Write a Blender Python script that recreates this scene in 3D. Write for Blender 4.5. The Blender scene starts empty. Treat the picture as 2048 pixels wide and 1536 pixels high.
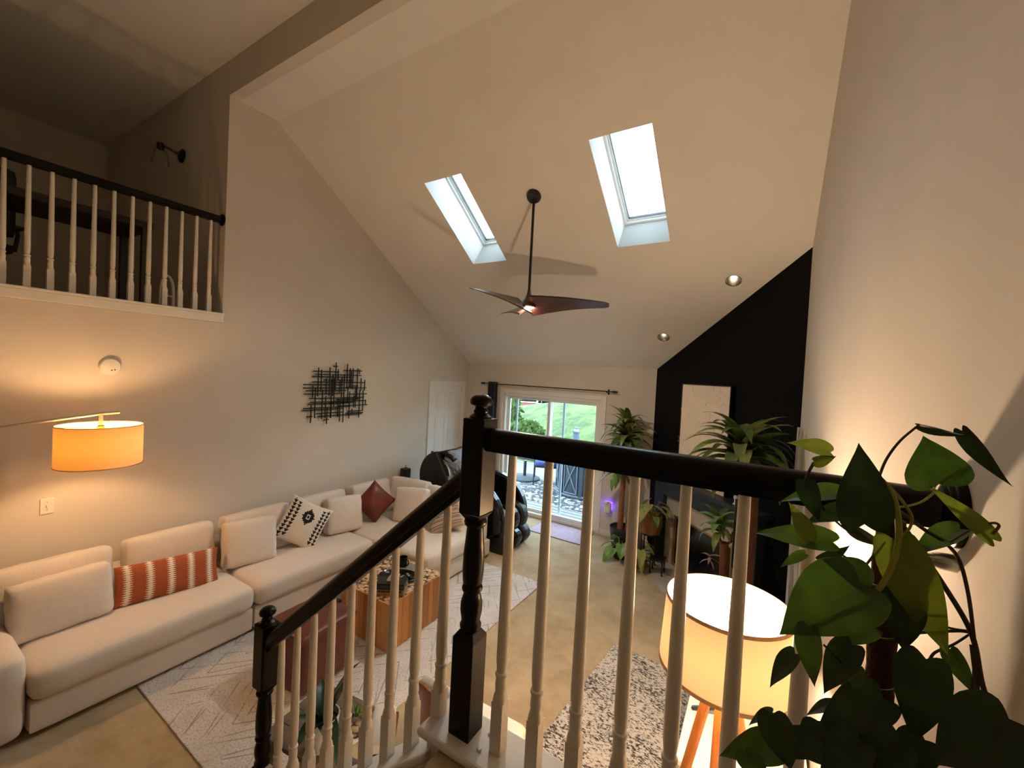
import bpy, bmesh, math, random
from mathutils import Vector, Matrix, Euler

random.seed(7)
sc = bpy.context.scene
COL = sc.collection
PI = math.pi
R = math.radians

# ------------------------------------------------------------------ camera
CAM_H = 2.38
F_PX = 823.6
def cam_axes(yaw, pitch, roll):
    cy, sy = math.cos(yaw), math.sin(yaw)
    fwd = Vector((-sy*math.cos(pitch), cy*math.cos(pitch), -math.sin(pitch)))
    right = Vector((cy, sy, 0)); down = fwd.cross(right)
    cr, sr = math.cos(roll), math.sin(roll)
    return cr*right + sr*down, -sr*right + cr*down, fwd
AX_R, AX_D, AX_F = cam_axes(R(31.28), R(1.413), R(-2.957))
CAM = Vector((0, 0, CAM_H))
cd = bpy.data.cameras.new('camera'); cam = bpy.data.objects.new('camera', cd); COL.objects.link(cam)
cd.sensor_width = 36; cd.lens = F_PX/2048*36; cd.clip_start = .02; cd.clip_end = 300
mw = Matrix.Identity(4)
for i in range(3):
    mw[i][0] = AX_R[i]; mw[i][1] = -AX_D[i]; mw[i][2] = -AX_F[i]; mw[i][3] = CAM[i]
cam.matrix_world = mw
sc.camera = cam
# a pixel of the photograph gives a direction; its distance comes from the surface it lies on
def ray(u, v): return AX_R*((u-1024)/F_PX) + AX_D*((v-768)/F_PX) + AX_F
def on_z(u, v, z): d = ray(u, v); return CAM + d*((z-CAM_H)/d.z)
def on_y(u, v, y): d = ray(u, v); return CAM + d*(y/d.y)
def on_x(u, v, x): d = ray(u, v); return CAM + d*(x/d.x)
def at_d(u, v, dep): return CAM + ray(u, v)*dep

# ------------------------------------------------------------------ light and exposure
SKY_STRENGTH = 9.5
LAMP_FLOOR_E = 1850.0
LAMP_ARC_E = 390.0
FAN_E = 1200.0
CAN_E = 7.0
EXPOSURE = 0.28
w = bpy.data.worlds.new('overcast_sky'); sc.world = w; w.use_nodes = True
nt = w.node_tree; bg = nt.nodes['Background']
bg.inputs['Color'].default_value = (.62, .85, 1.0, 1); bg.inputs['Strength'].default_value = SKY_STRENGTH
vs = sc.view_settings
vs.view_transform = 'Standard'; vs.look = 'None'; vs.exposure = EXPOSURE; vs.gamma = 1; vs.use_curve_mapping = False

# ------------------------------------------------------------------ helpers: materials
def lin(c):
    if isinstance(c, str):
        c = tuple(int(c[i:i+2], 16)/255 for i in (0, 2, 4))
    return tuple(x/12.92 if x <= .04045 else ((x+.055)/1.055)**2.4 for x in c)
def setin(n, k, v):
    if k in n.inputs: n.inputs[k].default_value = v
MATS = {}
def mat(name, col, rough=.6, var=.08, vs=6., bump=0., bs=60., metal=0., coat=0., spec=.5, col2=None, stretch=(1, 1, 1), emit=None, es=0., sheen=0., detail=3.):
    m = bpy.data.materials.new(name); m.use_nodes = True; MATS[name] = m
    t = m.node_tree; N = t.nodes; L = t.links; p = N['Principled BSDF']
    c = lin(col)
    tc = N.new('ShaderNodeTexCoord'); mp = N.new('ShaderNodeMapping'); L.new(tc.outputs['Object'], mp.inputs[0])
    mp.inputs['Scale'].default_value = stretch
    nz = N.new('ShaderNodeTexNoise'); nz.inputs['Scale'].default_value = vs; nz.inputs['Detail'].default_value = detail
    L.new(mp.outputs[0], nz.inputs['Vector'])
    rp = N.new('ShaderNodeValToRGB'); e = rp.color_ramp.elements
    e[0].position = .32; e[1].position = .68
    c2 = lin(col2) if col2 else tuple(min(1, x*(1+var)) for x in c)
    c1 = c if col2 else tuple(x*(1-var) for x in c)
    e[0].color = (*c1, 1); e[1].color = (*c2, 1)
    L.new(nz.outputs[0], rp.inputs[0]); L.new(rp.outputs[0], p.inputs['Base Color'])
    p.inputs['Roughness'].default_value = rough; p.inputs['Metallic'].default_value = metal
    setin(p, 'Specular IOR Level', spec); setin(p, 'Coat Weight', coat); setin(p, 'Coat Roughness', .15); setin(p, 'Sheen Weight', sheen)
    if emit:
        p.inputs['Emission Color'].default_value = (*lin(emit), 1); p.inputs['Emission Strength'].default_value = es
    if bump:
        nb = N.new('ShaderNodeTexNoise'); nb.inputs['Scale'].default_value = bs; nb.inputs['Detail'].default_value = 4
        L.new(mp.outputs[0], nb.inputs['Vector'])
        b = N.new('ShaderNodeBump'); b.inputs['Strength'].default_value = bump; b.inputs['Distance'].default_value = .01
        L.new(nb.outputs[0], b.inputs['Height']); L.new(b.outputs[0], p.inputs['Normal'])
    return m
def math_node(t, op, a, b=None, clamp=False):
    n = t.nodes.new('ShaderNodeMath'); n.operation = op; n.use_clamp = clamp
    for i, x in enumerate((a, b)):
        if x is None: continue
        if isinstance(x, (int, float)): n.inputs[i].default_value = x
        else: t.links.new(x, n.inputs[i])
    return n.outputs[0]
def mixc(t, fac, a, b):
    n = t.nodes.new('ShaderNodeMix'); n.data_type = 'RGBA'
    if isinstance(fac, (int, float)): n.inputs[0].default_value = fac
    else: t.links.new(fac, n.inputs[0])
    for i, x in ((6, a), (7, b)):
        if isinstance(x, tuple): n.inputs[i].default_value = (*x, 1)
        else: t.links.new(x, n.inputs[i])
    return n.outputs[2]
def noise(t, vec, scale, detail=3., rough=.5):
    n = t.nodes.new('ShaderNodeTexNoise'); n.inputs['Scale'].default_value = scale; n.inputs['Detail'].default_value = detail
    n.inputs['Roughness'].default_value = rough
    t.links.new(vec, n.inputs['Vector']); return n.outputs[0]
def ramp(t, val, a, b):
    n = t.nodes.new('ShaderNodeMapRange'); n.inputs[1].default_value = a; n.inputs[2].default_value = b
    t.links.new(val, n.inputs[0]); return n.outputs[0]
def base_nodes(name, rough=.9, stretch=(1, 1, 1)):
    m = bpy.data.materials.new(name); m.use_nodes = True; MATS[name] = m; t = m.node_tree
    p = t.nodes['Principled BSDF']; p.inputs['Roughness'].default_value = rough
    tc = t.nodes.new('ShaderNodeTexCoord'); mp = t.nodes.new('ShaderNodeMapping'); t.links.new(tc.outputs['Object'], mp.inputs[0])
    mp.inputs['Scale'].default_value = stretch
    return m, t, p, tc.outputs['Object'], mp.outputs[0]
def add_bump(t, p, h, s=.3, d=.01):
    b = t.nodes.new('ShaderNodeBump'); b.inputs['Strength'].default_value = s; b.inputs['Distance'].default_value = d
    t.links.new(h, b.inputs['Height']); t.links.new(b.outputs[0], p.inputs['Normal'])

mat('wall_paint', 'd6cdc0', .75, .025, 2, .06, 180)
mat('ceiling_paint', 'e6e1d9', .85, .02, 2, .05, 200)
mat('black_wall', '0a0a0c', .8, .1, 3, .05, 150, spec=.12)
mat('white_trim', 'e8e3da', .4, .03, 4)
mat('white_metal', 'e4e6e6', .35, .03, 4)
mat('black_wood', '0c0706', .34, .25, 5, .03, 60, coat=.06, spec=.16, stretch=(1, 1, .2))
mat('bal_white', 'e8decd', .4, .03, 5)
mat('black_metal', '0d0d0e', .4, .15, 8)
mat('black_gloss', '0b0b0d', .18, .15, 8)
mat('linen', 'dfd3c6', .95, .07, 160, .25, 420, sheen=.2)
mat('leather_brown', '602c1a', .42, .16, 9, .12, 130)
mat('leather_cushion', '6a2a1c', .4, .14, 7, .1, 120)
mat('slate_fabric', '2b2f36', .9, .12, 30, .2, 200)
mat('white_plastic', 'e6e0d4', .4, .02, 4)
mat('dark_plastic', '1b1c1f', .5, .1, 8)
mat('dark_wood', '241812', .5, .25, 6, .05, 40, stretch=(1, .15, 1))
mat('walnut_blade', '3a1b12', .3, .35, 5, .02, 60, coat=.3, stretch=(.4, 4, 4))
mat('marble', 'b3a89c', .3, .12, 7, .02, 30, detail=7)
mat('mantel_black', '1b2025', .5, .08, 6)
mat('plaster_art', 'e3d3bd', .9, .05, 6, 1., 9)
mat('cane', '8a5a38', .8, .3, 14, .4, 40, stretch=(1, 1, .5))
mat('cane_dark', '6b4027', .8, .3, 14, .4, 40, stretch=(1, 1, .5))
mat('soil', '2a1c14', 1, .3, 40, .5, 60)
mat('pot_dark', '2c3136', .5, .08, 6)
mat('pot_black', '0f1011', .45, .1, 6)
mat('pot_white', 'dcd8d2', .35, .03, 6)
mat('moss_pole', '4a2415', 1, .35, 60, .8, 160)
mat('plank_a', 'c2894c', .5, .3, 4, .05, 40, stretch=(5, 5, .5), col2='ad7439')
mat('plank_b', 'd3a266', .5, .3, 4, .05, 40, stretch=(5, 5, .5), col2='bd8a4c')
mat('plank_c', 'a87340', .5, .3, 4, .05, 40, stretch=(5, 5, .5), col2='935e2c')
mat('grey_wood', '6a5648', .6, .25, 6, .05, 40, stretch=(.6, 6, 6))
mat('oak_leg', 'b9722f', .5, .2, 5, .05, 40, stretch=(6, 6, .6))
mat('plywood', '6f3517', .38, .25, 4, .03, 40, coat=.2, stretch=(1, 6, 1))
mat('ply_edge', 'a9753f', .5, .3, 60)
mat('white_leather', 'ddd6ca', .45, .04, 6, .08, 90)
mat('brass', 'b98f55', .3, .1, 6, metal=.9)
mat('lamp_metal', 'c9bda8', .35, .05, 6, metal=.8)
mat('stem_green', '8f8b2c', .6, .25, 20)
mat('stem_dark', '3a2f17', .7, .3, 20, .3, 80)
mat('deck_board', '69655f', .7, .12, 6, .1, 60, stretch=(.3, 6, 1))
mat('tub_blue', '2b333e', .6, .08, 6)
mat('tub_batten', '56616f', .55, .05, 6)
mat('cushion_blue', '2c3a66', .9, .08, 12)
mat('stone_dark', '33363a', .9, .15, 20)
mat('brick_red', '8a4a40', .9, .15, 5)
mat('siding', '9a9b9a', .8, .05, 5)
mat('roof_dark', '4b5560', .9, .1, 8)
mat('screen_frame', 'a3b2c2', .5, .04, 6)
mat('tissue', 'f2efe8', .9, .02, 10)
mat('book_band', '8a6c45', .6, .3, 40)
mat('checked', '7e756a', .9, .3, 90)
mat('silver', 'b8b6b0', .25, .05, 6, metal=.9)
mat('hair_grey_cloth', '8a95a4', .85, .2, 16, .6, 30)
mat('basket', '8a6032', .9, .3, 30, .6, 90, stretch=(1, 1, 5))
mat('trim_tan', 'a87f58', .8, .1, 60)
mat('console_white', 'e4dfd6', .4, .03, 4)
mat('loft_carpet', 'a98d64', 1, .1, 60)

# translucent things
def leaf_mat(name, c1, c2, trans=.35, rough=.4, spec=.5):
    m, t, p, ob, mp = base_nodes(name, rough)
    n = noise(t, ob, 3., 2.)
    sx_ = t.nodes.new('ShaderNodeSeparateXYZ'); t.links.new(ob, sx_.inputs[0])
    rib = ramp(t, math_node(t, 'ABSOLUTE', sx_.outputs[1]), .012, .0)
    n = math_node(t, 'ADD', n, math_node(t, 'MULTIPLY', rib, .12))
    col = mixc(t, ramp(t, n, .3, .7), lin(c1), lin(c2))
    t.links.new(col, p.inputs['Base Color'])
    tr = t.nodes.new('ShaderNodeBsdfTranslucent'); t.links.new(col, tr.inputs[0])
    ms = t.nodes.new('ShaderNodeMixShader'); ms.inputs[0].default_value = trans
    t.links.new(p.outputs[0], ms.inputs[1]); t.links.new(tr.outputs[0], ms.inputs[2])
    t.links.new(ms.outputs[0], t.nodes['Material Output'].inputs[0]); return m
leaf_mat('leaf_pothos', '2c4710', '40601a', .3, .45)
leaf_mat('leaf_pothos_dark', '16280c', '213810', .2, .5)
leaf_mat('leaf_pothos_lime', '55661a', '6a7a20', .4, .45)
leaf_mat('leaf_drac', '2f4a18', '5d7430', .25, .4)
leaf_mat('leaf_drac_pale', '5f7432', '8e9450', .25, .4)  # paler leaf tone, picked at random leaf by leaf
leaf_mat('leaf_pale', '8e9448', 'b3b066', .3, .5)
leaf_mat('leaf_broad', '4c7a35', '86ad58', .3, .35)
leaf_mat('leaf_orchid', '1c3020', '2c4a2c', .15, .3)
leaf_mat('leaf_pink', '7a6468', 'a58a88', .2, .5)
leaf_mat('leaf_tree', '304814', '56682a', .3, .7)
def shade_mat(name, col, trans, tcol):
    m, t, p, ob, mp = base_nodes(name, .9)
    n = noise(t, ob, 300., 2.)
    c = lin(col); cc = mixc(t, n, c, tuple(x*.93 for x in c))
    df = t.nodes.new('ShaderNodeBsdfDiffuse'); tr = t.nodes.new('ShaderNodeBsdfTranslucent')
    t.links.new(cc, df.inputs[0]); tr.inputs[0].default_value = (*lin(tcol), 1)
    ms = t.nodes.new('ShaderNodeMixShader'); ms.inputs[0].default_value = trans
    t.links.new(df.outputs[0], ms.inputs[1]); t.links.new(tr.outputs[0], ms.inputs[2])
    t.links.new(ms.outputs[0], t.nodes['Material Output'].inputs[0]); return m
shade_mat('shade_cream', 'f1dfc2', .017, 'ffd79a')
shade_mat('shade_amber', 'f0d8a8', .085, 'ecac4c')
def emis(name, col, s):
    m = bpy.data.materials.new(name); m.use_nodes = True; MATS[name] = m; t = m.node_tree
    e = t.nodes.new('ShaderNodeEmission'); e.inputs[0].default_value = (*col, 1); e.inputs[1].default_value = s
    t.links.new(e.outputs[0], t.nodes['Material Output'].inputs[0]); return m
WARM = (1.0, .72, .46)
emis('bulb_floor', WARM, LAMP_FLOOR_E)
emis('bulb_arc', (1.0, .62, .30), LAMP_ARC_E)
emis('fan_light', (1.0, .84, .68), FAN_E)
emis('can_light', (1.0, .80, .58), CAN_E)
emis('uv_light', (.12, .04, 1.0), 7.)
def glass(name, tint=(.96, .98, 1), refl=.05):
    m = bpy.data.materials.new(name); m.use_nodes = True; MATS[name] = m; t = m.node_tree
    a = t.nodes.new('ShaderNodeBsdfTransparent'); a.inputs[0].default_value = (*tint, 1)
    g = t.nodes.new('ShaderNodeBsdfGlossy'); g.inputs['Roughness'].default_value = .02
    ms = t.nodes.new('ShaderNodeMixShader')
    fr = t.nodes.new('ShaderNodeFresnel'); fr.inputs[0].default_value = 1.45
    mm = math_node(t, 'MULTIPLY', fr.outputs[0], refl*10, True)
    t.links.new(mm, ms.inputs[0]); t.links.new(a.outputs[0], ms.inputs[1]); t.links.new(g.outputs[0], ms.inputs[2])
    t.links.new(ms.outputs[0], t.nodes['Material Output'].inputs[0]); return m
glass('glass'); glass('glass_clear', (.93, .95, .94), .09)

# carpet
m, t, p, ob, mp = base_nodes('carpet', 1.)
n1 = noise(t, ob, 7., 5.); n2 = noise(t, ob, 240., 3.)
c = mixc(t, ramp(t, noise(t, ob, 3., 6., .7), .38, .62), lin('b0966c'), lin('ccb48c'))
c = mixc(t, math_node(t, 'MULTIPLY', ramp(t, n2, .3, .7), .35), c, lin('93794f'))
t.links.new(c, p.inputs['Base Color']); setin(p, 'Sheen Weight', .3); add_bump(t, p, n2, .6, .01)
# big woven rug: pale ground with broken zigzag lines
m, t, p, ob, mp = base_nodes('rug_large', 1.)
sep = t.nodes.new('ShaderNodeSeparateXYZ'); t.links.new(ob, sep.inputs[0])
X, Y = sep.outputs[0], sep.outputs[1]
nA = noise(t, ob, 85., 5.); nB = noise(t, ob, 4., 3.)
def zig(period, amp, step, wid, ph):
    tri = math_node(t, 'PINGPONG', math_node(t, 'ADD', X, ph), period)
    q = math_node(t, 'ADD', math_node(t, 'MULTIPLY', Y, 1.), math_node(t, 'MULTIPLY', tri, amp))
    f = math_node(t, 'FRACT', math_node(t, 'DIVIDE', q, step))
    d = math_node(t, 'ABSOLUTE', math_node(t, 'SUBTRACT', f, .5))
    return math_node(t, 'LESS_THAN', d, wid)
z1 = zig(.42, 1.1, .19, .035, 5.0); z2 = zig(.31, -1.5, .27, .03, 5.13)
lines = math_node(t, 'MAXIMUM', z1, z2)
brk = ramp(t, noise(t, ob, 5., 3.), .38, .52)
lines = math_node(t, 'MULTIPLY', lines, brk)
spk = ramp(t, nA, .5, .62)
c = mixc(t, ramp(t, nB, .35, .65), lin('dbd4cc'), lin('cfc6bd'))
c = mixc(t, math_node(t, 'MULTIPLY', spk, .8), c, lin('ada39b'))
c = mixc(t, math_node(t, 'MULTIPLY', lines, .62), c, lin('776c66'))
t.links.new(c, p.inputs['Base Color']); add_bump(t, p, noise(t, ob, 160., 3.), .5, .01)
# small speckled rug
m, t, p, ob, mp = base_nodes('rug_small', 1., (1, 2.0, 1))
nA = noise(t, mp, 46., 5., .7); nB = noise(t, ob, 3.5, 2.)
thr = math_node(t, 'SUBTRACT', nA, math_node(t, 'MULTIPLY', math_node(t, 'SUBTRACT', nB, .5), .22))
c = mixc(t, ramp(t, thr, .49, .56), lin('cfc5b8'), lin('3b3434'))
t.links.new(c, p.inputs['Base Color']); add_bump(t, p, noise(t, ob, 150., 3.), .5, .01)
# door mat
m, t, p, ob, mp = base_nodes('mat_lilac', 1.)
v = t.nodes.new('ShaderNodeTexVoronoi'); v.inputs['Scale'].default_value = 9.; t.links.new(ob, v.inputs['Vector'])
wv = t.nodes.new('ShaderNodeTexWave'); wv.wave_type = 'RINGS'; wv.inputs['Scale'].default_value = 9.; wv.inputs['Distortion'].default_value = 7.
t.links.new(ob, wv.inputs['Vector'])
c = mixc(t, ramp(t, wv.outputs[1], .55, .8), lin('b6a3b4'), lin('8d7d93'))
c = mixc(t, math_node(t, 'MULTIPLY', ramp(t, v.outputs[0], .1, .4), .4), c, lin('c4b2bd'))
t.links.new(c, p.inputs['Base Color'])
# mosaic of branch slices
m, t, p, ob, mp = base_nodes('slice_mosaic', .6)
v = t.nodes.new('ShaderNodeTexVoronoi'); v.inputs['Scale'].default_value = 34.; t.links.new(ob, v.inputs['Vector'])
sp = t.nodes.new('ShaderNodeSeparateColor'); t.links.new(v.outputs['Color'], sp.inputs[0])
c = mixc(t, sp.outputs[0], lin('ddbb90'), lin('bd9363'))
c = mixc(t, ramp(t, v.outputs[0], .5, .75), c, lin('3a2314'))
t.links.new(c, p.inputs['Base Color']); add_bump(t, p, math_node(t, 'SUBTRACT', 1., v.outputs[0]), .8, .01)
# outdoor pebble rug
m, t, p, ob, mp = base_nodes('pebble_rug', .9)
v = t.nodes.new('ShaderNodeTexVoronoi'); v.inputs['Scale'].default_value = 13.; t.links.new(ob, v.inputs['Vector'])
sp = t.nodes.new('ShaderNodeSeparateColor'); t.links.new(v.outputs['Color'], sp.inputs[0])
c = mixc(t, ramp(t, sp.outputs[1], .45, .55), lin('9a978f'), lin('464a4d'))
c = mixc(t, ramp(t, v.outputs[0], .45, .6), c, lin('22262b'))
t.links.new(c, p.inputs['Base Color'])
# lawn
m, t, p, ob, mp = base_nodes('lawn', 1., (1, .5, 1))
n1 = noise(t, mp, 1.3, 9., .72)
c = mixc(t, ramp(t, n1, .42, .58), lin('2b3d10'), lin('50602a'))
t.links.new(c, p.inputs['Base Color'])

# ------------------------------------------------------------------ helpers: meshes
class MB:
    def __init__(s): s.v = []; s.f = []; s.mi = []
    def add(s, vs, fs, mi=0):
        o = len(s.v); s.v += [tuple(x) for x in vs]
        s.f += [tuple(i+o for i in f) for f in fs]; s.mi += [mi]*len(fs); return s
    def box(s, x0, x1, y0, y1, z0, z1, M=None, mi=0):
        vs = [Vector((x, y, z)) for z in (z0, z1) for y in (y0, y1) for x in (x0, x1)]
        if M is not None: vs = [M @ q for q in vs]
        return s.add(vs, [(0, 2, 3, 1), (4, 5, 7, 6), (0, 1, 5, 4), (2, 6, 7, 3), (0, 4, 6, 2), (1, 3, 7, 5)], mi)
    def bar(s, a, b, wx, wy, up=(0, 0, 1)):
        a = Vector(a); b = Vector(b); d = (b-a); L = d.length; d.normalize()
        u = Vector(up); 
        if abs(d.dot(u)) > .98: u = Vector((1, 0, 0))
        sx = d.cross(u).normalized(); sy = sx.cross(d).normalized()
        vs = [p + sx*i*wx/2 + sy*j*wy/2 for p in (a, b) for j in (-1, 1) for i in (-1, 1)]
        return s.add(vs, [(0, 2, 3, 1), (4, 5, 7, 6), (0, 1, 5, 4), (2, 6, 7, 3), (0, 4, 6, 2), (1, 3, 7, 5)])
    def lathe(s, prof, n=20, c=(0, 0, 0), sx=1, sy=1, caps=True, mi=0, M=None):
        vs = []; fs = []
        for r, z in prof:
            for k in range(n):
                a = 2*PI*k/n; q = Vector((r*sx*math.cos(a), r*sy*math.sin(a), z))
                if M is not None: q = M @ q
                vs.append(q + Vector(c))
        m = len(prof)
        for i in range(m-1):
            for k in range(n):
                k2 = (k+1) % n; fs.append((i*n+k, i*n+k2, (i+1)*n+k2, (i+1)*n+k))
        if caps:
            fs.append(tuple(range(n-1, -1, -1))); fs.append(tuple((m-1)*n+k for k in range(n)))
        return s.add(vs, fs, mi)
    def tube(s, pts, rad, n=8, caps=True, mi=0):
        pts = [Vector(p) for p in pts]
        if not isinstance(rad, (list, tuple)): rad = [rad]*len(pts)
        vs = []; fs = []; prev = None
        for i, p in enumerate(pts):
            d = (pts[min(i+1, len(pts)-1)] - pts[max(i-1, 0)]).normalized()
            if prev is None:
                u = Vector((0, 0, 1)) if abs(d.z) < .9 else Vector((1, 0, 0))
                a = d.cross(u).normalized()
            else:
                a = (prev - d*prev.dot(d)).normalized()
            prev = a; b = d.cross(a)
            for k in range(n):
                t_ = 2*PI*k/n; vs.append(p + (a*math.cos(t_) + b*math.sin(t_))*rad[i])
        for i in range(len(pts)-1):
            for k in range(n):
                k2 = (k+1) % n; fs.append((i*n+k, i*n+k2, (i+1)*n+k2, (i+1)*n+k))
        if caps:
            fs.append(tuple(range(n-1, -1, -1))); fs.append(tuple((len(pts)-1)*n+k for k in range(n)))
        return s.add(vs, fs, mi)
    def prism(s, poly, lo, hi, axis='y', mi=0):
        mk = {'x': lambda a, b, t_: (t_, a, b), 'y': lambda a, b, t_: (a, t_, b), 'z': lambda a, b, t_: (a, b, t_)}[axis]
        n = len(poly); vs = [mk(a, b, t_) for t_ in (lo, hi) for a, b in poly]
        fs = [tuple(range(n-1, -1, -1)), tuple(range(n, 2*n))] + [(i, (i+1) % n, n+(i+1) % n, n+i) for i in range(n)]
        return s.add(vs, fs, mi)
    def build(s, name, m, parent=None, smooth=False, bev=0, seg=2, loc=None, rot=None, fix=True):
        me = bpy.data.meshes.new(name); me.from_pydata(s.v, [], s.f)
        ms = m if isinstance(m, (list, tuple)) else [m]
        for q in ms: me.materials.append(MATS[q])
        if len(ms) > 1: me.polygons.foreach_set('material_index', s.mi)
        if fix:
            b = bmesh.new(); b.from_mesh(me); bmesh.ops.recalc_face_normals(b, faces=b.faces); b.to_mesh(me); b.free()
        if smooth:
            me.polygons.foreach_set('use_smooth', [True]*len(me.polygons)); me.set_sharp_from_angle(angle=R(40))
        o = bpy.data.objects.new(name, me); COL.objects.link(o)
        if parent: o.parent = parent
        if loc is not None: o.location = loc
        if rot is not None: o.rotation_euler = rot
        if bev:
            md = o.modifiers.new('bevel', 'BEVEL'); md.width = bev; md.segments = seg; md.limit_method = 'ANGLE'; md.angle_limit = R(35)
        return o
def rbox(hx, hy, hz, r, n=8, bulge=(0, 0, 0), wr=0., seed=0):
    """rounded, slightly bulging upholstered block centred on the origin"""
    rng = random.Random(seed); ph = [rng.uniform(0, 6) for _ in range(6)]
    mb = MB(); idx = {}
    vs = []
    def vert(a, b, c):
        k = (a, b, c)
        if k in idx: return idx[k]
        f = lambda i: math.copysign(1-(1-abs(2*i/n-1))**1.35, 2*i/n-1)
        u, v_, w_ = f(a), f(b), f(c)
        p = Vector((u*hx, v_*hy, w_*hz))
        q = Vector((max(-hx+r, min(hx-r, p.x)), max(-hy+r, min(hy-r, p.y)), max(-hz+r, min(hz-r, p.z))))
        d = p-q
        if d.length > 1e-9: p = q + d.normalized()*r
        p.x *= 1+bulge[0]*(1-v_*v_)*(1-w_*w_); p.y *= 1+bulge[1]*(1-u*u)*(1-w_*w_); p.z *= 1+bulge[2]*(1-u*u)*(1-v_*v_)
        if wr:
            p += Vector((math.sin(9*v_+ph[0])*math.sin(7*w_+ph[1]), math.sin(8*u+ph[2])*math.sin(7*w_+ph[3]), math.sin(8*u+ph[4])*math.sin(6*v_+ph[5])))*wr
        vs.append(p); idx[k] = len(vs)-1; return idx[k]
    fs = []
    for i in range(n):
        for j in range(n):
            for k in (0, n):
                fs.append((vert(i, j, k), vert(i+1, j, k), vert(i+1, j+1, k), vert(i, j+1, k)))
                fs.append((vert(i, k, j), vert(i+1, k, j), vert(i+1, k, j+1), vert(i, k, j+1)))
                fs.append((vert(k, i, j), vert(k, i+1, j), vert(k, i+1, j+1), vert(k, i, j+1)))
    mb.add(vs, fs); return mb
def pillow(wd, ht, th, n=16, pinch=.07, pat=None, seed=0):
    """knife-edge pillow: width X, height Z, front faces -Y; pat(u,v)->material index on the front"""
    rng = random.Random(seed); mb = MB(); ph = rng.uniform(0, 6)
    def P(i, j, s):
        u, v = 2*i/n-1, 2*j/n-1
        k = max(0, (1-abs(u)**2.6)*(1-abs(v)**2.6))**.5
        x = wd/2*u*(1-pinch*(1-v*v)); z = ht/2*v*(1-pinch*(1-u*u))
        return (x, s*(th/2*k + .004*math.sin(5*u+ph)*math.sin(4*v)*k), z)
    vs = [P(i, j, -1) for j in range(n+1) for i in range(n+1)] + [P(i, j, 1) for j in range(n+1) for i in range(n+1)]
    o = (n+1)**2
    for j in range(n):
        for i in range(n):
            a = j*(n+1)+i
            mi = pat((i+.5)/n*2-1, (j+.5)/n*2-1) if pat else 0
            mb.f.append((a, a+1, a+n+2, a+n+1)); mb.mi.append(mi)
            mb.f.append((o+a, o+a+n+1, o+a+n+2, o+a+1)); mb.mi.append(0)
    mb.v = vs
    return mb
def tag(o, label=None, cat=None, group=None, kind=None):
    if label: o['label'] = label
    if cat: o['category'] = cat
    if group: o['group'] = group
    if kind: o['kind'] = kind
    return o
def thing(name, label, cat, loc=(0, 0, 0), rz=0., group=None):
    o = bpy.data.objects.new(name, None); COL.objects.link(o); o.location = loc; o.rotation_euler = (0, 0, rz)
    o.empty_display_size = .1
    return tag(o, label, cat, group)
def struct(o): o['kind'] = 'structure'; return o
def pose(o, loc, lean=0, roll=0, yaw=0):
    o.rotation_mode = 'YXZ'; o.location = loc; o.rotation_euler = (R(lean), R(roll), R(yaw)); return o
def inst(src, name, parent, loc=(0, 0, 0), rot=(0, 0, 0), scl=(1, 1, 1)):
    o = bpy.data.objects.new(name, src.data if hasattr(src, 'data') else src); COL.objects.link(o); o.parent = parent
    o.location = loc; o.rotation_euler = rot; o.scale = scl; return o
def copy_tree(o, parent=None):
    c_ = o.copy(); COL.objects.link(c_); c_.parent = parent
    for ch in list(o.children): copy_tree(ch, c_)
    return c_

# ------------------------------------------------------------------ the room shell
XL, XR, YB = -4.66, .31, 6.09
ZB = 2.555; TH = R(34.05); YK, ZK = 2.477, 4.994; YH = 2.016; ZLOFT = 5.34
ZF = 2.74; YN = -2.6; XF = -8.2            # loft floor underside, wall behind the camera, far loft wall
YR = 1.042; ZC = 1.25                      # railing plane and top of the landing cap

struct(MB().box(XL-.1, XR+.1, YN, YB+.02, -.12, 0).build('floor', 'carpet'))
# left wall: full height beyond the loft edge, up to the loft floor in front of it
g = math.tan(TH)
struct(MB().prism([(YN, -.1), (YB+.14, -.1), (YB+.14, ZB+.1), (YK, ZK+.25), (YH, ZK+.4), (YH, ZF), (YN, ZF)], XL-.12, XL, 'x').build('wall_left', 'wall_paint'))
# back wall with the opening of the sliding door
OX0, OX1, OZ0, OZ1 = -3.86, -2.07, .03, 2.045
wb = MB()
wb.box(XL-.12, OX0, YB, YB+.14, -.1, ZB+.12); wb.box(OX1, -1.2, YB, YB+.14, -.1, ZB+.12)
wb.box(OX0, OX1, YB, YB+.14, OZ1, ZB+.12); wb.box(OX0, OX1, YB, YB+.14, -.1, OZ0)
struct(wb.build('wall_back', 'wall_paint'))
# 45 degree fireplace wall
DX0, DY0, DX1, DY1 = -1.293, 6.09, .31, 4.487
S2 = math.sqrt(.5)
def dg(s, out, z): return Vector((DX0 + s*S2 - out*S2, DY0 - s*S2 - out*S2, z))   # s along the wall, out into the room
def dbox(mb, s0, s1, o0, o1, z0, z1):
    vs = [dg(s, o, z) for z in (z0, z1) for o in (o0, o1) for s in (s0, s1)]
    return mb.add(vs, [(0, 2, 3, 1), (4, 5, 7, 6), (0, 1, 5, 4), (2, 6, 7, 3), (0, 4, 6, 2), (1, 3, 7, 5)])
DL = math.hypot(DX1-DX0, DY1-DY0)
mb = MB()
for_top = [dg(0, 0, -.1), dg(DL, 0, -.1), dg(DL, 0, ZB + (YB-DY1)*g + .15), dg(0, 0, ZB+.1)]
bk = [Vector((q.x+.09, q.y+.09, q.z)) for q in for_top]
mb.add(for_top+bk, [(0, 1, 2, 3), (7, 6, 5, 4), (0, 4, 5, 1), (1, 5, 6, 2), (2, 6, 7, 3), (3, 7, 4, 0)])
struct(mb.build('wall_fireplace', 'black_wall'))
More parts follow.
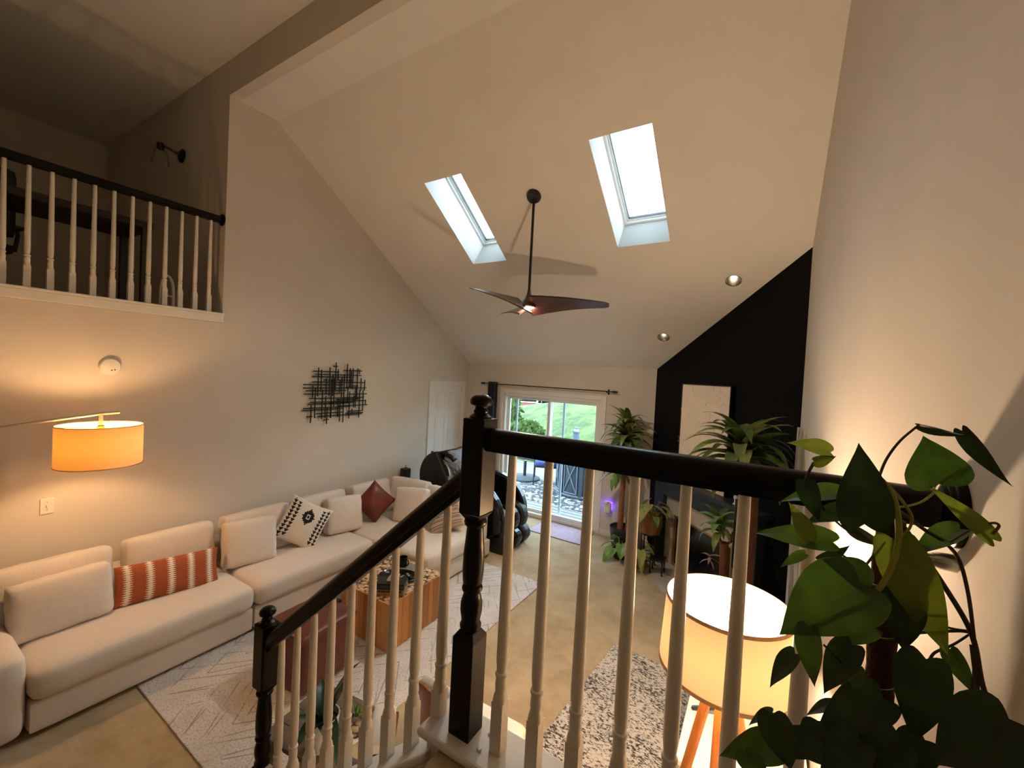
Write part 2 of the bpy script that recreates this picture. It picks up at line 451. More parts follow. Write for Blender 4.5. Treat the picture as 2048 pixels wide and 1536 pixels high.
struct(MB().prism([(YN, -.1), (4.6, -.1), (4.6, ZB+(YB-4.6)*g+.1), (YK, ZK+.25), (YH, ZK+.8), (YN, ZK+.8)], XR, XR+.12, 'x').build('wall_right', 'wall_paint'))
struct(MB().box(XF-.1, XR+.12, YN-.12, YN, -.12, ZLOFT+.2).build('wall_near', 'wall_paint'))
# sloped ceiling with two skylight shafts, flat strip, header and the higher loft ceiling
ct, st = math.cos(TH), math.sin(TH)
def sl(x, t_, n_): return Vector((x, YB - t_*ct + n_*st, ZB + t_*st + n_*ct))
SKY = [(-3.284, -2.779), (-1.389, -.862)]; ST0, ST1 = 2.174, 3.318; TEND = (YB-YK)/ct
def on_slope(u, v): d_ = ray(u, v); return CAM + d_*((ZB+g*YB-CAM_H)/(d_.z+g*d_.y))
CANS = [on_slope(1467, 561), on_slope(1327, 674)]; CH = .066
HOLES = [(a_, b_, ST0, ST1) for a_, b_ in SKY] + [(c_.x-CH, c_.x+CH, (YB-c_.y)/ct-CH, (YB-c_.y)/ct+CH) for c_ in CANS]
xs = sorted([XL-.12, XR+.12] + [q_ for h_ in HOLES for q_ in h_[:2]]); ts = sorted([-.35, TEND+.06] + [q_ for h_ in HOLES for q_ in h_[2:]])
mb = MB()
for i in range(len(xs)-1):
    for j in range(len(ts)-1):
        xm, tm = (xs[i]+xs[i+1])/2, (ts[j]+ts[j+1])/2
        if any(h_[0] < xm < h_[1] and h_[2] < tm < h_[3] for h_ in HOLES): continue
        vs = [sl(x, t_, n_) for n_ in (0, .50) for t_ in (ts[j], ts[j+1]) for x in (xs[i], xs[i+1])]
        mb.add(vs, [(0, 2, 3, 1), (4, 5, 7, 6), (0, 1, 5, 4), (2, 6, 7, 3), (0, 4, 6, 2), (1, 3, 7, 5)])
struct(mb.build('ceiling', 'ceiling_paint'))
struct(MB().box(XL, XR+.12, YH+.1, YK+.12, ZK, ZK+.75).build('ceiling_flat', 'ceiling_paint'))
struct(MB().box(XL, XR+.12, YH, YH+.1, ZK, ZLOFT+.2).build('wall_header', 'wall_paint'))
struct(MB().box(XF-.1, XR+.12, YN-.1, YH+.02, ZLOFT, ZLOFT+.2).build('ceiling_loft', 'ceiling_paint'))
struct(MB().box(XF-.1, XL-.12, YH, YH+.12, ZF-.3, ZLOFT+.1).build('wall_loft', 'wall_paint'))
struct(MB().box(XF-.12, XF, YN, YH+.1, ZF-.3, ZLOFT+.1).build('wall_loft_far', 'wall_paint'))
struct(MB().box(XF-.1, XL-.1, YN, YH+.05, ZF-.2, 2.80).build('floor_loft', 'loft_carpet'))
# white nosing board of the loft edge
tb = MB().box(XL-.13, XL+.022, YN, YH+.006, 2.742, 2.815); tb.box(XL-.14, XL+.034, YN, YH+.012, 2.815, 2.836)
struct(tb.build('trim_1', 'white_trim', bev=.006))
# skylight sashes and panes
for k, (a, b) in enumerate(SKY):
    fr = MB()
    def sb(x0, x1, t0, t1, n0, n1, mbx):
        vs = [sl(x, t_, n_) for n_ in (n0, n1) for t_ in (t0, t1) for x in (x0, x1)]
        mbx.add(vs, [(0, 2, 3, 1), (4, 5, 7, 6), (0, 1, 5, 4), (2, 6, 7, 3), (0, 4, 6, 2), (1, 3, 7, 5)])
    for n0, n1, wd in ((.36, .39, .022), (.39, .48, .045)):
        sb(a, a+wd, ST0, ST1, n0, n1, fr); sb(b-wd, b, ST0, ST1, n0, n1, fr)
        sb(a+wd, b-wd, ST0, ST0+wd, n0, n1, fr); sb(a+wd, b-wd, ST1-wd, ST1, n0, n1, fr)
    root = struct(fr.build('window_%d' % (k+1), 'white_metal'))
    gk = MB()
    for q in ((a+.045, a+.051, ST0+.045, ST1-.045), (b-.051, b-.045, ST0+.045, ST1-.045), (a+.051, b-.051, ST0+.045, ST0+.051), (a+.051, b-.051, ST1-.051, ST1-.045)):
        sb(q[0], q[1], q[2], q[3], .395, .425, gk)
    gk.build('gasket', 'dark_plastic', root)
    pn = MB(); sb(a+.047, b-.047, ST0+.047, ST1-.047, .43, .436, pn); pn.build('pane', 'glass', root)
# baseboards
struct(MB().box(-2.0, DX0+.02, YB-.014, YB+.01, 0, .085).build('baseboard_back', 'white_trim', bev=.004))
struct(MB().box(XL-.01, XL+.014, YN, 5.06, 0, .085).build('baseboard_left', 'white_trim', bev=.004))
struct(MB().box(XR-.014, XR+.01, 1.13, 4.5, 0, .085).build('baseboard_right', 'white_trim', bev=.004))
# white strip standing at the end of the right wall
struct(MB().box(XR-.022, XR+.01, 4.22, 4.50, 0, 2.035).build('trim_2', 'white_trim', bev=.006))

# six panel door in the left wall
y0, y1, zt = 5.06, 6.0, 2.2
cs = MB().box(XL-.01, XL+.022, y0, y0+.085, 0, zt); cs.box(XL-.01, XL+.022, y1-.085, y1, 0, zt); cs.box(XL-.01, XL+.022, y0+.085, y1-.085, zt-.085, zt)
d1 = struct(cs.build('door_1', 'white_trim', bev=.006))
MB().box(XL-.01, XL+.006, y0+.085, y1-.085, .01, zt-.085).build('door_leaf', 'white_trim', d1)
for (a, b) in ((y0+.175, y0+.425), (y1-.425, y1-.175)):
    for (c0, c1) in ((.22, .86), (.98, 1.62), (1.74, 2.0)):
        pm = MB()
        for q in ((a, a+.022, c0, c1), (b-.022, b, c0, c1), (a+.022, b-.022, c0, c0+.022), (a+.022, b-.022, c1-.022, c1)):
            pm.box(XL, XL+.013, q[0], q[1], q[2], q[3])
        pm.box(XL, XL+.009, a+.05, b-.05, c0+.05, c1-.05)
        pm.build('door_panel', 'white_trim', d1, bev=.004)
hm = MB().lathe([(.026, 0), (.026, .01), (.01, .012), (.01, .045)], 12, M=Matrix.Rotation(PI/2, 4, 'Y'), c=(XL+.006, y0+.14, 1.0))
hm.tube([(XL+.046, y0+.14, 1.0), (XL+.046, y0+.24, 1.0)], .009)
hm.build('door_handle', 'black_metal', d1, smooth=True)

# sliding glass door
cs = MB()
CX0, CX1, CZ = -3.923, -2.003, 2.115
cs.box(CX0, OX0, YB-.02, YB+.01, 0, CZ); cs.box(OX1, CX1, YB-.02, YB+.01, 0, CZ); cs.box(OX0, OX1, YB-.02, YB+.01, OZ1, CZ)
cs.box(OX0, OX0+.05, YB, YB+.15, OZ0, OZ1); cs.box(OX1-.05, OX1, YB, YB+.15, OZ0, OZ1); cs.box(OX0+.05, OX1-.05, YB, YB+.15, OZ1-.045, OZ1)
cs.box(OX0+.05, OX1-.05, YB-.005, YB+.15, OZ0-.01, OZ0+.035)
d2 = struct(cs.build('door_2', 'white_trim', bev=.005))
def sash(name, x0, x1, ya, yb, sw, parent, m='white_metal', pane=True, z0=.065, z1=2.0):
    q = MB().box(x0, x0+sw, ya, yb, z0, z1); q.box(x1-sw, x1, ya, yb, z0, z1); q.box(x0+sw, x1-sw, ya, yb, z1-sw, z1); q.box(x0+sw, x1-sw, ya, yb, z0, z0+sw)
    s_ = q.build(name, m, parent, bev=.004)
    if pane:
        ym = (ya+yb)/2; MB().box(x0+sw-.005, x1-sw+.005, ym-.003, ym+.003, z0+sw-.005, z1-sw+.005).build('pane', 'glass', s_)
    return s_
sash('fixed_sash', OX0+.05, -2.945, YB+.075, YB+.115, .05, d2)
sl_ = sash('sliding_sash', -3.0, OX1-.05, YB+.02, YB+.06, .05, d2)
MB().box(-2.135, -2.115, YB-.012, YB+.02, .95, 1.2).build('door_pull', 'white_metal', sl_, bev=.004)
sash('screen_sash', -3.66, -2.73, YB+.118, YB+.142, .035, d2, 'screen_frame', pane=False)

# ------------------------------------------------------------------ stairs, landing
struct(MB().box(-.78, XR, YN, .985, .98, 1.222).build('floor_landing', 'carpet'))
SLOPE = .875
def cap_z(x): return 1.17 + SLOPE*(x+.852)
stp = MB()
for k in range(5):
    stp.box(-.78-.232*(k+1), -.78-.232*k, -.15, .985, 0, max(.02, 1.222-.2033*(k+1)-.05))
struct(stp.build('stairs', 'carpet', bev=.015))
struct(MB().box(-.845, XR, .985, 1.10, 0, 1.23).build('wall_landing', 'wall_paint'))
struct(MB().prism([(-.845, 0), (-.845, cap_z(-.845)-.02), (-2.05, cap_z(-2.05)-.02), (-2.05, 0)], .985, 1.10, 'y').build('wall_stringer', 'white_trim'))
q = MB().box(-.872, XR, .958, 1.125, 1.222, ZC)
lc = struct(q.build('trim_3', 'white_trim', bev=.012, seg=3))
for (u, v) in ((958, 1501), (981, 1470), (853, 1500)):
    if v == 1500: continue
    pp = on_z(u, v, ZC)
    MB().lathe([(.0085, -.002), (.0085, .003), (.006, .0065), (.0005, .0075)], 12, c=pp).build('screw_plug', 'white_trim', lc, smooth=True)
x0, x1 = -.83, -2.05
q = MB().prism([(x0, cap_z(x0)), (x0, cap_z(x0)-.034), (x1, cap_z(x1)-.034), (x1, cap_z(x1))], .958, 1.125, 'y')
q.prism([(x0, cap_z(x0)-.034), (x0, cap_z(x0)-.06), (x1, cap_z(x1)-.06), (x1, cap_z(x1)-.034)], .972, 1.112, 'y')
struct(q.build('trim_4', 'white_trim', bev=.009, seg=3))

# ------------------------------------------------------------------ near railing
rail = thing('stair_railing', 'stair and landing railing with black rails and newels and turned white balusters', 'railing', (0, YR, 0))
BS = .019
def baluster_mesh(L, base):
    """turned baluster of length L whose square foot is `base` long"""
    m_ = MB()
    def ring(half, z): return [(-half, -half, z), (half, -half, z), (half, half, z), (-half, half, z)]
    m_.box(-BS, BS, -BS, BS, -.03, base-.012)
    n = 16; rows = []
    def sq(z, k, r):          # k: 1 square, 0 round
        out = []
        for i in range(n):
            a = 2*PI*(i+.5)/n; c_, s_ = math.cos(a), math.sin(a); mxx = max(abs(c_), abs(s_))
            rs = BS/mxx; rr = k*rs+(1-k)*r; out.append((rr*c_, rr*s_, z))
        return out
    T = L-base
    prof = [(base-.012, 1, BS), (base+.004, .45, .0185), (base+.016, 0, .0155), (base+.019, 0, .0165), (base+.035, 0, .0178), (base+.052, 0, .0165), (base+.060, 0, .0138),
            (base+.0630, 0, .0186), (base+.068, 0, .0194), (base+.0730, 0, .0186), (base+.076, 0, .0142), (base+.11, 0, .0178), (base+.2, 0, .0176), (base+.35, 0, .0162), (base+.5, 0, .0145), (L+.01, 0, .0125)]
    prof = [p_ for p_ in prof[:-1] if p_[0] < L-.02] + [prof[-1]]
    for z, k, r in prof: rows.append(sq(z, k, r))
    vs = [p_ for row in rows for p_ in row]; fs = []
    for i in range(len(rows)-1):
        for k in range(n): fs.append((i*n+k, i*n+(k+1) % n, (i+1)*n+(k+1) % n, (i+1)*n+k))
    m_.add(vs, fs); return m_
RB, RT = 2.143, 2.2105                # landing handrail underside / top
def rail_z(x): return 1.932 + SLOPE*(x+.852)
bl = baluster_mesh(RB-ZC, .165).build('baluster', 'bal_white', rail, smooth=True, loc=(-.617, 0, ZC))
for k in range(1, 8): inst(bl, 'baluster', rail, (-.617+.1195*k, 0, ZC))
bs = None
for k in range(9):
    x = -.852-.1135*k; z0 = cap_z(x)
    if bs is None: bs = baluster_mesh(.762, .175).build('baluster', 'bal_white', rail, smooth=True, loc=(x, 0, z0))
    else: inst(bs, 'baluster', rail, (x, 0, z0))
HR = [(-.020, 0), (.020, 0), (.020, .009), (.0235, .011), (.0235, .017), (.029, .020), (.0305, .026), (.031, .038), (.030, .050), (.025, .060), (.016, .066), (0, .0678), (-.016, .066), (-.025, .060), (-.030, .050), (-.031, .038), (-.0305, .026), (-.029, .020), (-.0235, .017), (-.0235, .011), (-.020, .009)]
def rail_mesh(a, b, zfun, pln='x'):
    m_ = MB(); n = len(HR); vs = []
    for t_ in (a, b):
        for (yy, zz) in HR:
            vs.append((t_, yy, zfun(t_)+zz) if pln == 'x' else (yy, t_, zfun(t_)+zz))
    m_.add(vs, [tuple(range(n)), tuple(range(2*n-1, n-1, -1))] + [(i, (i+1) % n, n+(i+1) % n, n+i) for i in range(n)]); return m_
rail_mesh(-.72, XR-.015, lambda x: RB).build('handrail', 'black_wood', rail, smooth=True)
def hz(x): return rail_z(x)
hs = MB(); n = len(HR); vs = []
for x in (-.755, -1.86):
    for (yy, zz) in HR: vs.append((x, yy, hz(x)+zz*1.33))
hs.add(vs, [tuple(range(n)), tuple(range(2*n-1, n-1, -1))] + [(i, (i+1) % n, n+(i+1) % n, n+i) for i in range(n)])
hs.build('handrail', 'black_wood', rail, smooth=True)
ro = MB().lathe([(.058, 0), (.058, .008), (.054, .013), (.050, .014), (.047, .020), (.042, .021), (.040, .026), (.034, .027)], 32, M=Matrix.Rotation(-PI/2, 4, 'Y'), c=(XR, 0, 2.176), sx=1.12)
ro.build('rosette', 'black_wood', rail, smooth=True)
sr = MB().lathe([(.016, 0), (.015, .02), (.012, .03)], 14, M=Matrix.Rotation(-PI/2, 4, 'Y'), c=(XR, -.01, 2.085)); sr.lathe([(.011, 0), (.009, .012), (.001, .016)], 12, M=Matrix.Rotation(-PI/2, 4, 'Y'), c=(XR-.03, -.01, 2.085))
sr.build('bracket', 'silver', rail, smooth=True)
def newel(x, zb, zt_base, z_up0, z_up1, ztop, w_):
    h = w_/2
    b = MB().box(-h, h, -h, h, zb, zt_base)
    b.add([(-h, -h, zt_base), (h, -h, zt_base), (h, h, zt_base), (-h, h, zt_base), (-h*.62, -h*.62, zt_base+.022), (h*.62, -h*.62, zt_base+.022), (h*.62, h*.62, zt_base+.022), (-h*.62, h*.62, zt_base+.022)],
          [(0, 1, 5, 4), (1, 2, 6, 5), (2, 3, 7, 6), (3, 0, 4, 7), (4, 5, 6, 7)])
    b2 = MB(); b2.add([(-h, -h, z_up0), (h, -h, z_up0), (h, h, z_up0), (-h, h, z_up0), (-h*.62, -h*.62, z_up0-.022), (h*.62, -h*.62, z_up0-.022), (h*.62, h*.62, z_up0-.022), (-h*.62, h*.62, z_up0-.022)],
          [(4, 5, 1, 0), (5, 6, 2, 1), (6, 7, 3, 2), (7, 4, 0, 3), (7, 6, 5, 4)])
    po = b.build('newel_post', 'black_wood', rail, loc=(x, 0, 0), bev=.004)
    b2.box(-h, h, -h, h, z_up0, z_up1); b2.build('newel_block', 'black_wood', po, bev=.004)
    a, t_ = zt_base+.016, z_up0-.016; L = t_-a
    pr = [(.026, a), (.033, a+.012), (.034, a+.02), (.029, a+.028), (.030, a+.04), (.0345, a+.065), (.034, a+.09), (.027, a+.115), (.025, a+.122), (.031, a+.128), (.033, a+.135), (.031, a+.142), (.026, a+.146),
          (.031, a+.155), (.0335, a+.19), (.033, a+L*.68), (.0275, t_-.05), (.026, t_-.03), (.034, t_-.022), (.036, t_-.014), (.034, t_-.006), (.028, t_)]
    MB().lathe(pr, 28).build('turned_shaft', 'black_wood', po, smooth=True)
    f0 = z_up1
    fp = [(.035, f0), (.034, f0+.006), (.026, f0+.012), (.0215, f0+.016), (.024, f0+.021), (.020, f0+.027), (.0175, f0+.033), (.022, f0+.038), (.033, f0+.042), (.0355, f0+.049), (.034, f0+.058), (.028, f0+.066), (.018, f0+.0715), (.001, f0+.074)]
    MB().lathe(fp, 28).build('finial', 'black_wood', po, smooth=True)
newel(-.740, ZC-.002, 1.555, 1.945, 2.238, 2.313, .078)
newel(-1.884, .0, .49, .885, 1.178, 1.2526, .078)

# ------------------------------------------------------------------ loft railing and what stands in the loft
lr = thing('loft_railing', 'loft balcony railing with dark rail and white turned balusters above the lit lamp', 'railing', (XL-.06, 0, 2.836))
lb = baluster_mesh(.90, .17).build('baluster', 'bal_white', lr, smooth=True, loc=(0, 1.915, 0))
for k in range(1, 22): inst(lb, 'baluster', lr, (0, 1.915-.1178*k, 0))
rail_mesh(YN, YH-.02, lambda y: .9, 'y').build('handrail', 'black_wood', lr, smooth=True)
MB().lathe([(.058, 0), (.058, .01), (.045, .02), (.036, .024)], 28, M=Matrix.Rotation(PI/2, 4, 'X'), c=(0, YH, .935)).build('rosette', 'black_wood', lr, smooth=True)

dk = thing('loft_desk', 'long dark desk in the loft behind the balcony balusters', 'desk', (-5.2, 0, 2.80))
MB().box(-.33, .3, -1.2, 1.53, .74, .80).build('desk_top', 'dark_wood', dk, bev=.004)
for (x, y) in ((.26, 1.48), (-.29, 1.48), (.26, -1.15), (-.29, -1.15)):
    MB().box(x-.025, x+.025, y-.025, y+.025, 0, .74).build('leg', 'dark_wood', dk)
MB().box(-.29, -.27, -1.15, 1.48, .05, .12).build('rear_rail', 'dark_wood', dk)
oc = thing('office_chair', 'black office chair tucked behind the loft desk', 'chair', (-6.05, .55, 2.80), R(-80))
rbox(.26, .25, .05, .04, 6).build('seat', 'dark_plastic', oc, smooth=True, loc=(0, 0, .47))
rbox(.24, .05, .3, .04, 6).build('backrest', 'dark_plastic', oc, smooth=True, loc=(0, .27, .86))
for s in (-1, 1):
    q = MB().tube([(s*.29, .12, .47), (s*.31, .12, .62), (s*.31, .1, .68)], .016); q.box(s*.31-.04, s*.31+.04, -.14, .16, .68, .71)
    q.build('armrest', 'dark_plastic', oc, bev=.008)
MB().tube([(0, 0, .06), (0, 0, .43)], .028, 12).build('column', 'black_metal', oc, smooth=True)
for k in range(5):
    a = k*2*PI/5+.3; q = MB().bar((0, 0, .09), (.3*math.cos(a), .3*math.sin(a), .06), .04, .025)
    q.lathe([(.001, -.03), (.026, -.015), (.03, 0), (.026, .015), (.001, .03)], 12, c=(.3*math.cos(a), .3*math.sin(a), .031)); q.build('base_spoke', 'black_metal', oc)
fa = MB().tube([(-4.95 + .10*math.cos(a)*0, 1.66 - .05*math.cos(a), 2.98 + .17*math.sin(a)) for a in [PI*k/14 for k in range(15)]], .014, 8)
fa.tube([(-4.95, 1.61, 2.98), (-4.95, 1.61, 2.80)], .014); fa.tube([(-4.95, 1.71, 2.98), (-4.95, 1.71, 2.80)], .014); fa.tube([(-4.95, 1.61, 2.96), (-4.95, 1.71, 2.96)], .008)
tag(fa.build('folding_rack', 'white_plastic', smooth=True), 'small arched white rack standing on the loft floor beside the desk', 'rack')
def sconce(loc, rz, label, name='wall_sconce'):
    s = thing(name, label, 'wall lamp', loc, rz)      # local -Y points into the room
    MB().lathe([(.075, 0), (.075, .012), (.06, .025), (.02, .032)], 24, M=Matrix.Rotation(PI/2, 4, 'X')).build('backplate', 'black_metal', s, smooth=True)
    MB().tube([(0, -.03, 0), (0, -.12, .02), (0, -.19, .03)], .012).build('arm', 'black_metal', s, smooth=True)
    MB().lathe([(.012, .05), (.032, .045), (.034, .0), (.03, -.02)], 16, c=(0, -.2, 0)).build('socket', 'black_metal', s, smooth=True)
    MB().lathe([(.035, -.02), (.06, -.06), (.075, -.12), (.08, -.17)], 20, c=(0, -.2, 0), caps=False).build('glass_shade', 'glass_clear', s, smooth=True)
    return s
sconce((-5.70, YH, 4.63), 0, 'black wall sconce with glass shade on the wall beside the loft opening')
sconce((XF, .95, 3.95), R(90), 'black wall sconce on the dark far wall above the loft desk')

# ------------------------------------------------------------------ rugs
def rug(name, label, cx, cy, w_, d_, rz, m, t_=.012, bev=.004):
    o = MB().box(-w_/2, w_/2, -d_/2, d_/2, 0, t_).build(name, m, bev=bev); o.location = (cx, cy, .0005); o.rotation_euler = (0, 0, rz)
    return tag(o, label, 'rug')
rug('area_rug', 'large pale woven rug with broken zigzag lines under the coffee table', -3.25, 2.68, 2.42, 3.10, R(-1.), 'rug_large')
rug('runner_rug', 'small cream rug with dense dark speckles beside the tripod lamp', -.70, 2.62, .78, 2.0, R(-5.), 'rug_small')
dm = rug('door_mat', 'lilac patterned mat with black edge in front of the sliding glass door', -2.51, 5.79, .86, .54, R(-1.5), 'mat_lilac', .010)
MB().box(-.435, .435, -.275, .275, 0, .007).build('edge_binding', 'black_metal', dm, bev=.003)

# ------------------------------------------------------------------ sectional sofa
sofa = thing('sectional_sofa', 'long cream linen sectional sofa along the left wall turning at its far end', 'sofa', (0, 0, 0))
def blk(name, x0, x1, y0, y1, z0, z1, r, parent=sofa, bulge=(0, 0, 0), n=8, m='linen', wr=0, seed=0):
    return rbox((x1-x0)/2, (y1-y0)/2, (z1-z0)/2, r, n, bulge, wr, seed).build(name, m, parent, smooth=True, loc=((x0+x1)/2, (y0+y1)/2, (z0+z1)/2))
SF = -3.655
for (y0, y1) in ((.62, 1.905), (1.915, 3.19)):
    blk('base', XL+.03, SF-.01, y0, y1, .035, .235, .02)
    sc_ = blk('seat_cushion', XL+.2, SF+.03, y0-.005, y1+.005, .225, .435, .075, bulge=(0, 0, .06), n=12)
    blk('back_rest', XL+.02, XL+.23, y0, y1, .2, .62, .06)
blk('base', XL+.03, -2.89, 3.20, 4.42, .035, .235, .02)
blk('seat_cushion', XL+.2, -2.86, 3.195, 4.22, .225, .435, .075, bulge=(0, 0, .05), n=12)
blk('back_rest', XL+.02, -2.93, 4.19, 4.43, .2, .60, .06)
blk('back_rest', XL+.02, XL+.23, 3.20, 4.40, .2, .62, .06)
blk('armrest', XL+.03, SF-.0, .36, .615, .035, .55, .07)
for (x, y) in ((-3.72, .45), (-4.5, .45), (-3.72, 1.9), (-3.72, 3.1), (-2.95, 3.3), (-2.95, 4.3), (-4.5, 4.3)):
    MB().lathe([(.025, 0), (.03, .04)], 12, c=(x, y, 0)).build('foot', 'black_metal', sofa)

# loose back cushions (they lift off the sofa)
def back_cushion(label, loc, yaw, lean, w_=.63, h_=.45, t_=.18, roll=0, seed=1):
    o = rbox(w_/2, t_/2, h_/2, .036, 12, (.0, .22, .03), .004, seed).build('back_cushion', 'linen', None, smooth=True)
    pose(o, loc, lean, roll, yaw); return tag(o, label, 'cushion', 'loose back cushions of the sofa')
back_cushion('back cushion at the arm end of the sofa behind the rectangular beige cushion', (-4.36, .84, .625), 90, -14, seed=2)
back_cushion('back cushion behind the rust and white lumbar pillow', (-4.36, 1.545, .625), 90, -14, seed=3)
back_cushion('back cushion behind the beige cushion that stands next to the rust pillow', (-4.36, 2.27, .625), 90, -14, seed=4)
back_cushion('back cushion behind the arrow-patterned white pillow', (-4.35, 2.97, .625), 90, -14, seed=5)
back_cushion('back cushion in the sofa corner behind the brown leather pillow', (-4.34, 3.68, .625), 90, -14, w_=.60, seed=6)
back_cushion('back cushion with rolled corner on the short side of the sofa by the speaker', (-4.05, 4.10, .64), 8, -14, w_=.58, seed=7)
back_cushion('back cushion on the short side of the sofa in front of the massage chair', (-3.40, 4.10, .625), -4, -14, w_=.62, seed=8)
def throw(name, label, w_, h_, t_, loc, yaw, lean, roll, m, pat=None, n=16, pinch=.07, seed=0, cat='pillow'):
    o = pillow(w_, h_, t_, n, pinch, pat, seed).build(name, m, None, smooth=True); pose(o, loc, lean, roll, yaw); return tag(o, label, cat)
def soft(label, w_, h_, t_, loc, yaw, lean, roll, seed):
    o = rbox(w_/2, t_/2, h_/2, .034, 12, (.02, .32, .02), .004, seed).build('throw_cushion', 'linen', None, smooth=True)
    pose(o, loc, lean, roll, yaw); return tag(o, label, 'cushion')
soft('rectangular beige linen cushion leaning at the arm end of the sofa', .50, .37, .15, (-4.145, .845, .615), 88, -14, -2, 11)
soft('square beige linen cushion between the rust pillow and the arrow-patterned pillow', .44, .41, .15, (-4.16, 2.10, .63), 84, -14, 3, 12)
soft('square beige linen cushion between the arrow-patterned pillow and the leather pillow', .42, .40, .15, (-4.13, 3.12, .63), 82, -14, 3, 13)
soft('square beige linen cushion leaning right of the brown leather pillow', .44, .42, .15, (-3.74, 3.84, .64), 14, -16, -4, 14)
mat('rust_cloth', 'a3532f', .95, .12, 150, .3, 420); mat('cream_yarn', 'e9dfd0', .95, .05, 200, .5, 300); mat('ink_cloth', '17171c', .95, .1, 150, .3, 300); mat('offwhite_cloth', 'e2d9ca', .95, .05, 160, .3, 420)
mat('taupe_cloth', 'b59f8a', .95, .06, 160, .3, 420)
def pat_rust(u, v):
    x = (u+1)/2*5.0; f = x-math.floor(x)-.5
    comb = abs((v*9) % 1-.5)*2
    wdt = .035 + .20*comb
    return 1 if abs(f) < wdt and abs(u) < .985 else 0
throw('lumbar_pillow', 'long rust lumbar pillow with white fern stripes lying on the sofa seat', .68, .30, .15, (-4.10, 1.45, .565), 83, -22, 3, ['rust_cloth', 'cream_yarn'], pat_rust, 150, .04)
def pat_bw(u, v):
    au = abs(u)
    for c0 in (.84, .62):
        f = (v*6) % 1
        if abs(au-c0) < .105*f and abs(v) < (.9 if c0 > .7 else .82): return 1
    d = abs(u)/.22+abs(v-.3)/.30
    st_ = abs(round(u*14))/14/.34 + abs(round((v-.3)*14))/14/.40
    if st_ < 1.0 and not (max(abs(u)/.09, abs(v-.3)/.12) < 1 and max(abs(u)/.05, abs(v-.3)/.07) > 1): return 1
    return 0
throw('arrow_pillow', 'white pillow with black arrow rows and a stepped black diamond', .46, .46, .16, (-4.12, 2.62, .665), 72, -18, 32, ['offwhite_cloth', 'ink_cloth'], pat_bw, 120)
throw('leather_pillow', 'brown leather pillow standing on one corner in the sofa corner', .38, .38, .16, (-4.09, 3.55, .68), 60, -14, 45, ['leather_cushion'], None, 20)
def pat_str(u, v):
    f = (v*4.5) % 1
    if f < .12: return 1
    if .30 < f < .62 and int(math.floor(v*4.5)) % 2 == 0 and ((u*16) % 1) < .45 and abs(u) < .9: return 1
    return 0
throw('striped_pillow', 'cream pillow with dark woven stripes on the short end of the sofa', .42, .40, .16, (-3.23, 3.87, .62), 30, -32, -22, ['taupe_cloth', 'ink_cloth'], lambda u, v: pat_str(u, v), 64)

# ------------------------------------------------------------------ coffee table: block of upright planks with a top of branch slices
ctb = thing('coffee_table', 'square block coffee table of upright wooden planks with branch slice top', 'table', (-2.865, 2.735, .012))
HW = .345; H = .41
MB().box(-HW+.02, HW-.02, -HW+.02, HW-.02, 0, H-.02).build('core', 'dark_wood', ctb)
MB().box(-HW+.018, HW-.018, -HW+.018, HW-.018, H-.03, H).build('slice_top', 'slice_mosaic', ctb)
pk = []
for i, m_ in enumerate(('plank_a', 'plank_b', 'plank_c')):
    pk.append(m_)
rng = random.Random(3)
for side in range(4):
    a = side*PI/2; p_ = -HW
    while p_ < HW-.02:
        wd = min(rng.uniform(.045, .085), HW-p_)
        if HW-(p_+wd) < .03: wd = HW-p_
        q = MB().box(p_+.0006, p_+wd-.0006, -HW, -HW+.02, .006, H-.004+rng.uniform(-.002, .003), Matrix.Rotation(a, 4, 'Z'))
        q.build('plank', pk[rng.randrange(3)], ctb, bev=.002)
        p_ += wd
TZ = .012+.41
pl = on_z(770, 1130, TZ)
cl = MB().box(-.17, .17, -.12, .12, 0, .006).build('place_mat', 'checked', bev=.002); cl.location = (-2.86, 2.90, TZ); cl.rotation_euler = (0, 0, R(20)); tag(cl, 'grey checked place mat on the coffee table', 'place mat')
tr = thing('black_tray', 'black oval tray lying on the coffee table beside the tissue box', 'tray', (-2.79, 2.74, TZ+.006), R(28))
MB().lathe([(.001, .0), (.16, 0), (.19, .025), (.185, .028), (.155, .008), (.001, .008)], 28, sy=.62, caps=False).build('tray_body', 'black_gloss', tr, smooth=True)
for (x, y, a) in ((-.05, .02, .4), (.03, -.02, 1.2), (.08, .03, 2.2)):
    rbox(.035, .012, .008, .006, 4).build('remote', 'silver', tr, smooth=True, loc=(x, y, .018), rot=(0, 0, a))
mg = thing('black_mug', 'black mug standing behind the tray on the coffee table', 'mug', (-2.93, 2.93, TZ+.006))
MB().lathe([(.036, 0), (.040, .005), (.042, .09), (.037, .09), (.035, .01), (.001, .008)], 20, caps=False).build('mug_body', 'black_gloss', mg, smooth=True)
MB().tube([(.04, 0, .075), (.068, 0, .07), (.072, 0, .045), (.06, 0, .022), (.04, 0, .018)], .006).build('handle', 'black_gloss', mg, smooth=True)
tb_ = thing('tissue_box', 'black tissue box with a gold patterned band and a white tissue sticking out', 'tissue box', (-2.665, 2.54, TZ), R(31))
MB().box(-.125, .125, -.068, .068, .0, .052).build('sleeve', 'book_band', tb_, bev=.003)
MB().box(-.127, .127, -.070, .070, .052, .10).build('lid', 'black_gloss', tb_, bev=.008)
MB().box(-.1, .1, -.0705, -.0695, .03, .044).build('band', 'black_metal', tb_)
q = MB(); q.add([(-.05, -.01, .098), (.04, -.012, .098), (.075, -.02, .17), (.03, .01, .185), (-.02, -.02, .15), (0, .03, .13), (.05, .02, .10)], [(0, 1, 2, 4), (4, 2, 3), (0, 4, 5), (5, 3, 2, 6)])
q.build('tissue', 'tissue', tb_)

